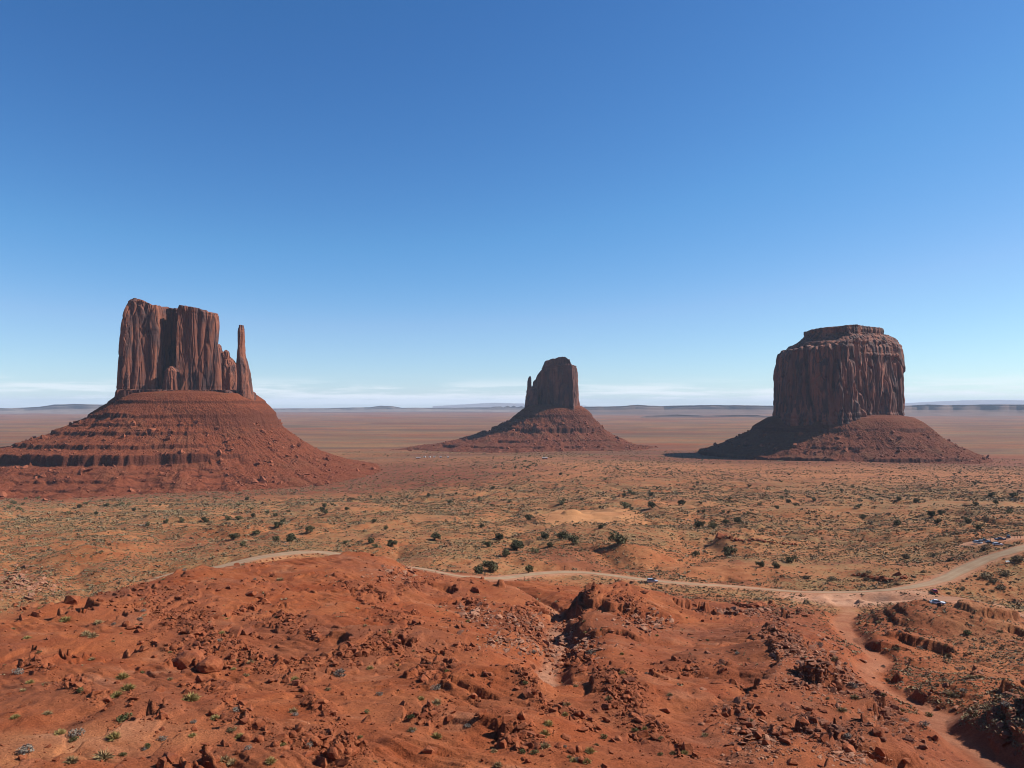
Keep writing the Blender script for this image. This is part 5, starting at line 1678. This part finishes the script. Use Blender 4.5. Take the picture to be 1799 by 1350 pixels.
MG = plain_mat("dark_window_glass", (0.012, 0.014, 0.018), 0.08, 0, 0.6, .05)
MT = plain_mat("tyre_rubber", (0.02, 0.02, 0.02), 0.85, 0, .2)
MR = plain_mat("wheel_rim", (0.45, 0.45, 0.46), 0.35, .8, .5)
ML = plain_mat("headlight_glass", (0.75, 0.76, 0.78), 0.1, .3, .8, .03)
MTL = plain_mat("tail_light", (0.35, 0.02, 0.02), 0.3, 0, .5)


def prism(bm, poly, w0, w1, zt0, zt1):
    """side outline (x,z) extruded to half widths that narrow from w0 at height zt0 to w1 at zt1"""
    def hw(z):
        t = min(max((z - zt0) / (zt1 - zt0), 0), 1)
        return w0 + (w1 - w0) * t
    L = [bm.verts.new((x, -hw(z), z)) for x, z in poly]
    Rr = [bm.verts.new((x, hw(z), z)) for x, z in poly]
    n = len(poly)
    bm.faces.new(L[::-1]); bm.faces.new(Rr)
    for i in range(n):
        j = (i + 1) % n
        bm.faces.new((L[i], L[j], Rr[j], Rr[i]))


def box(bm, x0, x1, y0, y1, z0, z1):
    r = bmesh.ops.create_cube(bm, size=1)
    for v in r["verts"]:
        v.co = ((x0 + x1) / 2 + v.co.x * (x1 - x0), (y0 + y1) / 2 + v.co.y * (y1 - y0), (z0 + z1) / 2 + v.co.z * (z1 - z0))


def finish(name, bm, mat, root, bev=0.0, smooth=False):
    if bev:
        bmesh.ops.bevel(bm, geom=bm.edges[:], offset=bev, segments=2, affect="EDGES", clamp_overlap=True)
    bmesh.ops.recalc_face_normals(bm, faces=bm.faces[:])
    me = bpy.data.meshes.new(name)
    bm.to_mesh(me); bm.free()
    me.materials.append(mat)
    return obj(name, me, root)


def vehicle(name, cat, label, px, py, mat, heading, kind="suv", group=None):
    x, y, z = place(px, py)
    root = bpy.data.objects.new(name, None); COL.objects.link(root)
    root.location = (x[0], y[0], max(z[0], float(smooth_z(x, y)[0])) + .12 if dist_path(x, y, ROAD)[0] < 5 else z[0] + .02)
    root.rotation_euler = (0, 0, heading)
    tag(root, label, cat, group)
    bm = bmesh.new()
    if kind == "suv":
        prism(bm, [(-2.35, .42), (2.3, .42), (2.38, .72), (2.25, .98), (1.1, 1.08), (-2.3, 1.12), (-2.4, .8)], .92, .88, .5, 1.1)
        prism(bm, [(-2.05, 1.66), (.15, 1.68), (-.1, 1.74), (-1.9, 1.73)], .70, .66, 1.66, 1.74)
        gl = [(-2.28, 1.11), (1.05, 1.07), (.16, 1.69), (-2.07, 1.67)]
    elif kind == "sedan":
        prism(bm, [(-2.3, .38), (2.3, .38), (2.36, .62), (2.2, .82), (1.0, .94), (-1.5, .98), (-2.3, .96), (-2.38, .65)], .88, .84, .45, .95)
        prism(bm, [(-1.05, 1.40), (.10, 1.42), (-.1, 1.47), (-.95, 1.46)], .62, .58, 1.4, 1.47)
        gl = [(-1.75, .97), (.98, .93), (.12, 1.43), (-1.07, 1.41)]
    else:
        prism(bm, [(-2.8, .5), (2.7, .5), (2.78, .85), (2.65, 1.12), (1.3, 1.2), (-2.78, 1.2), (-2.85, .8)], .96, .93, .6, 1.2)
        prism(bm, [(-.55, 1.76), (.45, 1.78), (.25, 1.84), (-.45, 1.83)], .74, .70, 1.76, 1.84)
        gl = [(-.85, 1.19), (1.25, 1.18), (.47, 1.79), (-.57, 1.77)]
    finish("body", bm, mat, root, .05)
    bm = bmesh.new(); prism(bm, gl, .86, .70, gl[0][1], gl[2][1]); finish("windows", bm, MG, root, .02)
    wx = 1.45 if kind != "pickup" else 1.75
    for sx in (-wx, wx):
        for sy in (-.80, .80):
            bm = bmesh.new()
            r_ = .34 if kind != "pickup" else .40
            bmesh.ops.create_cone(bm, cap_ends=True, segments=20, radius1=r_, radius2=r_, depth=.22)
            for v in bm.verts:
                v.co = (sx + v.co.x, sy + v.co.z, r_ + v.co.y)
            wh = finish("wheel", bm, MT, root, .03)
            bm = bmesh.new()
            bmesh.ops.create_cone(bm, cap_ends=True, segments=16, radius1=r_ * .6, radius2=r_ * .6, depth=.25)
            for v in bm.verts:
                v.co = (sx + v.co.x, sy + v.co.z, r_ + v.co.y)
            finish("rim", bm, MR, wh)
    fx = {"suv": 2.28, "sedan": 2.26, "pickup": 2.68}[kind]; fz = {"suv": .84, "sedan": .70, "pickup": .98}[kind]
    for sy in (-.62, .62):
        bm = bmesh.new(); box(bm, fx - .12, fx + .09, sy - .2, sy + .2, fz - .09, fz + .10); finish("headlight", bm, ML, root, .03)
        bm = bmesh.new(); box(bm, -fx - .14, -fx + .05, sy - .13, sy + .13, fz - .06, fz + .16); finish("tail_light", bm, MTL, root, .02)
    return root


P_SILVER = paint("silver_paint", (0.42, 0.43, 0.46), .3, .3)
P_WHITE = paint("white_paint", (0.62, 0.62, 0.62))
P_NAVY = paint("navy_paint", (0.015, 0.020, 0.040))
P_MAROON = paint("maroon_paint", (0.26, 0.012, 0.020))
P_GREY = paint("grey_paint", (0.10, 0.105, 0.115))
P_BLACK = paint("black_paint", (0.014, 0.014, 0.016))
vehicle("parked_car", "car", "silver hatchback driving alone on the gravel road below the sandy rise", 1146, 1024, P_SILVER, -.10, "suv")
vehicle("parked_car", "car", "white sedan parked near the junction behind a dark board", 1647, 1062, P_WHITE, -.35, "sedan")
vehicle("parked_car", "car", "dark maroon utility vehicle standing at the road junction", 1641, 1042, P_MAROON, 1.35, "suv")
GP = "vehicles in the far car park"
vehicle("parked_car", "car", "white car parked nearest the road in the far car park", 1753, 959, P_WHITE, -.12, "suv", GP)
vehicle("pickup_truck", "pickup truck", "long navy pickup behind the white car in the far car park", 1757, 950, P_NAVY, .05, "pickup", GP)
vehicle("parked_car", "car", "grey car parked beyond the navy pickup's nose", 1772, 945.5, P_GREY, .9, "suv", GP)
vehicle("pickup_truck", "pickup truck", "dark grey pickup at the middle of the car park's left row", 1730, 953, P_GREY, -.15, "pickup", GP)
vehicle("parked_car", "car", "silver car at the left end of the far car park", 1718, 955.5, P_SILVER, -.9, "suv", GP)
vehicle("parked_car", "car", "low black car between the grey pickup and the white car", 1740, 956, P_BLACK, -.25, "sedan", GP)

M_WOOD = plain_mat("weathered_wood", (0.10, 0.062, 0.042), .9, 0, .1, .3)
M_BOARD = plain_mat("dark_board", (0.035, 0.026, 0.024), .8, 0, .2, .2)
M_PANEL = plain_mat("grey_panel", (0.09, 0.095, 0.105), .6, 0, .3, .1)
M_WHITEW = plain_mat("white_siding", (0.42, 0.41, 0.39), .7, 0, .2, .06)
M_ROOF = plain_mat("grey_roof", (0.32, 0.30, 0.30), .7, 0, .2, .1)
M_ADOBE = plain_mat("brown_siding", (0.20, 0.12, 0.09), .9, 0, .1, .15)
M_DARK = plain_mat("dark_opening", (0.02, 0.02, 0.022), .4, 0, .4, .05)


def board(name, cat, label, px, py, wd, hb, h, mat, tilt=0.0, rz=0.0):
    x, y, z = place(px, py)
    root = bpy.data.objects.new(name, None); COL.objects.link(root)
    root.location = (x[0], y[0], z[0]); root.rotation_euler = (0, 0, rz)
    tag(root, label, cat)
    bm = bmesh.new(); box(bm, -wd / 2, wd / 2, -.05, .05, h - hb, h)
    bmesh.ops.rotate(bm, verts=bm.verts[:], cent=(0, 0, h - hb / 2), matrix=__import__("mathutils").Matrix.Rotation(tilt, 3, "X"))
    finish("panel", bm, mat, root, .015)
    for s in (-wd / 2 + .1, wd / 2 - .1):
        bm = bmesh.new(); box(bm, s - .06, s + .06, .06, .18, -.3, h - .05); finish("post", bm, M_WOOD, root, .01)
    return root


board("notice_board", "sign board", "dark upright notice board standing in front of the white sedan", 1650, 1069, 1.25, 1.25, 1.75, M_BOARD, 0, .15)
board("information_panel", "sign board", "grey slanted information panel on posts at the near verge of the right road", 1770, 990, 2.6, .9, 1.5, M_PANEL, -.7, .3)


def post(label, group, px, py, h, beam=0.0):
    x, y, z = place(px, py)
    bm = bmesh.new()
    bmesh.ops.create_cone(bm, cap_ends=True, segments=8, radius1=.13, radius2=.10, depth=h + .4)
    for v in bm.verts:
        v.co.z += h / 2 - .2
    if beam:
        box(bm, -.1, beam, -.09, .09, h - .3, h - .08)
    o = finish("post", bm, M_WOOD, None, .01)
    o.name = "wooden_post"
    o.location = (x[0], y[0], z[0])
    tag(o, label, "post", group)


post("tall wooden post with a crossbeam behind the car park's left row", None, 1740, 953, 2.6, 3.0)
post("plain wooden post at the far left end of the car park", None, 1712, 953, 2.0)
post("tall wooden post on the far verge where the road bends", "road posts", 992, 1002, 2.2)
post("wooden post on the far verge at the gully mouth", "road posts", 921, 1021, 2.0)
for q in (1013, 1021, 1030, 1042, 1056):
    post("short wooden post in the row along the road's far verge", "road posts", q, 1002 + (q - 1013) * .06, 1.0)
for q in (1783, 1788, 1793):
    post("short dark post at the right end of the car park", "car park posts", q, 946, 1.2)
post("short dark post just left of the white sedan", None, 1635, 1059, 1.1)


def house(label, px, py, wd, dp, h, wall, rz):
    x, y, z = place(px, py)
    root = bpy.data.objects.new("house", None); COL.objects.link(root)
    root.location = (x[0], y[0], z[0]); root.rotation_euler = (0, 0, rz)
    tag(root, label, "house", "small houses on the plain")
    bm = bmesh.new(); box(bm, -wd / 2, wd / 2, -dp / 2, dp / 2, -.8, h); finish("wall", bm, wall, root, .03)
    bm = bmesh.new()
    prism(bm, [(-wd / 2 - .3, h + .01), (wd / 2 + .3, h + .01), (wd / 2 + .3, h + .12), (-wd / 2 - .3, h + .12)], dp / 2 + .3, dp / 2 + .3, 0, 9)
    L = [bm.verts.new(v) for v in ((-wd / 2 - .3, -dp / 2 - .3, h + .13), (wd / 2 + .3, -dp / 2 - .3, h + .13), (wd / 2 + .3, dp / 2 + .3, h + .13), (-wd / 2 - .3, dp / 2 + .3, h + .13), (-wd / 2 - .3, 0, h + 1.1), (wd / 2 + .3, 0, h + 1.1))]
    for f in ((0, 1, 5, 4), (2, 3, 4, 5), (1, 2, 5), (3, 0, 4)):
        bm.faces.new([L[i] for i in f])
    finish("roof", bm, M_ROOF, root)
    bm = bmesh.new(); box(bm, -.5, .5, -dp / 2 - .04, -dp / 2 + .02, 0, 2.0); finish("door", bm, M_DARK, root)
    for s in (-.3, .3):
        bm = bmesh.new(); box(bm, s * wd - .6, s * wd + .6, -dp / 2 - .04, -dp / 2 + .02, 1.0, 2.0); finish("window", bm, M_DARK, root)


for k, (px_, py_, wd_) in enumerate([(746, 804, 4.6), (755, 804, 4.2), (763, 804, 4.6), (774, 805, 4.6), (787, 805, 4.2)]):
    house("tiny white house in the row on the plain between the left and middle buttes", px_, py_, wd_, 4.5, 2.8, M_WHITEW, .2 * (k - 2))
house("low brown house left of the row of white ones", 735, 806, 11, 5, 2.5, M_ADOBE, .1)
house("long brown house alone below the middle butte, near a juniper cluster", 957, 807, 13, 6, 3.0, M_ADOBE, -.05)

# stones edging the pull-out on the left crest
dP = np.gradient(ROAD, axis=0); nP = np.stack([dP[:, 1], -dP[:, 0]], 1); nP /= np.linalg.norm(nP, axis=1)[:, None]
kk = 0
for i in range(len(ROAD)):
    p = ROAD[i]
    if not (-215 < p[0] < -98) or i % 2:
        continue
    wv = 3.8 * np.interp(p[0], [-230, -200, -150, -90, -60], [0.5, 0.8, 2.0, 1.6, 1.0])
    q = p + nP[i] * (wv + .5)
    if q[1] > p[1]:
        q = p - nP[i] * (wv + .5)
    s = rb.uniform(.35, .6)
    o = obj("edging_stone", BIG[kk % len(BIG)], None, (q[0], q[1], float(ground_z(q[0], q[1])) + s * .4), (0, 0, rb.random() * 6), (s, s, s))
    tag(o, "dark edging stone in the row along the near side of the left pull-out", "stone", "stones edging the pull-out")
    kk += 1

# ------------------------------------------------------------------ the air
hm = bpy.data.materials.new("haze")
hm.use_nodes = True
t = hm.node_tree
t.nodes.clear()
pv = N(t, "ShaderNodeVolumePrincipled")
pv.inputs["Color"].default_value = (0.66, 0.80, 1.0, 1)
pv.inputs["Density"].default_value = 2.2e-5
pv.inputs["Anisotropy"].default_value = 0.0
ho = N(t, "ShaderNodeOutputMaterial")
link(t, pv.outputs[0], ho.inputs["Volume"])
bm = bmesh.new()
zlo = float(min(Z.min(), -30)) - 1
box(bm, -47000, 47000, -47000, 47000, zlo, 490)
haze = finish("haze", bm, hm, None)
tag(haze, kind="stuff")
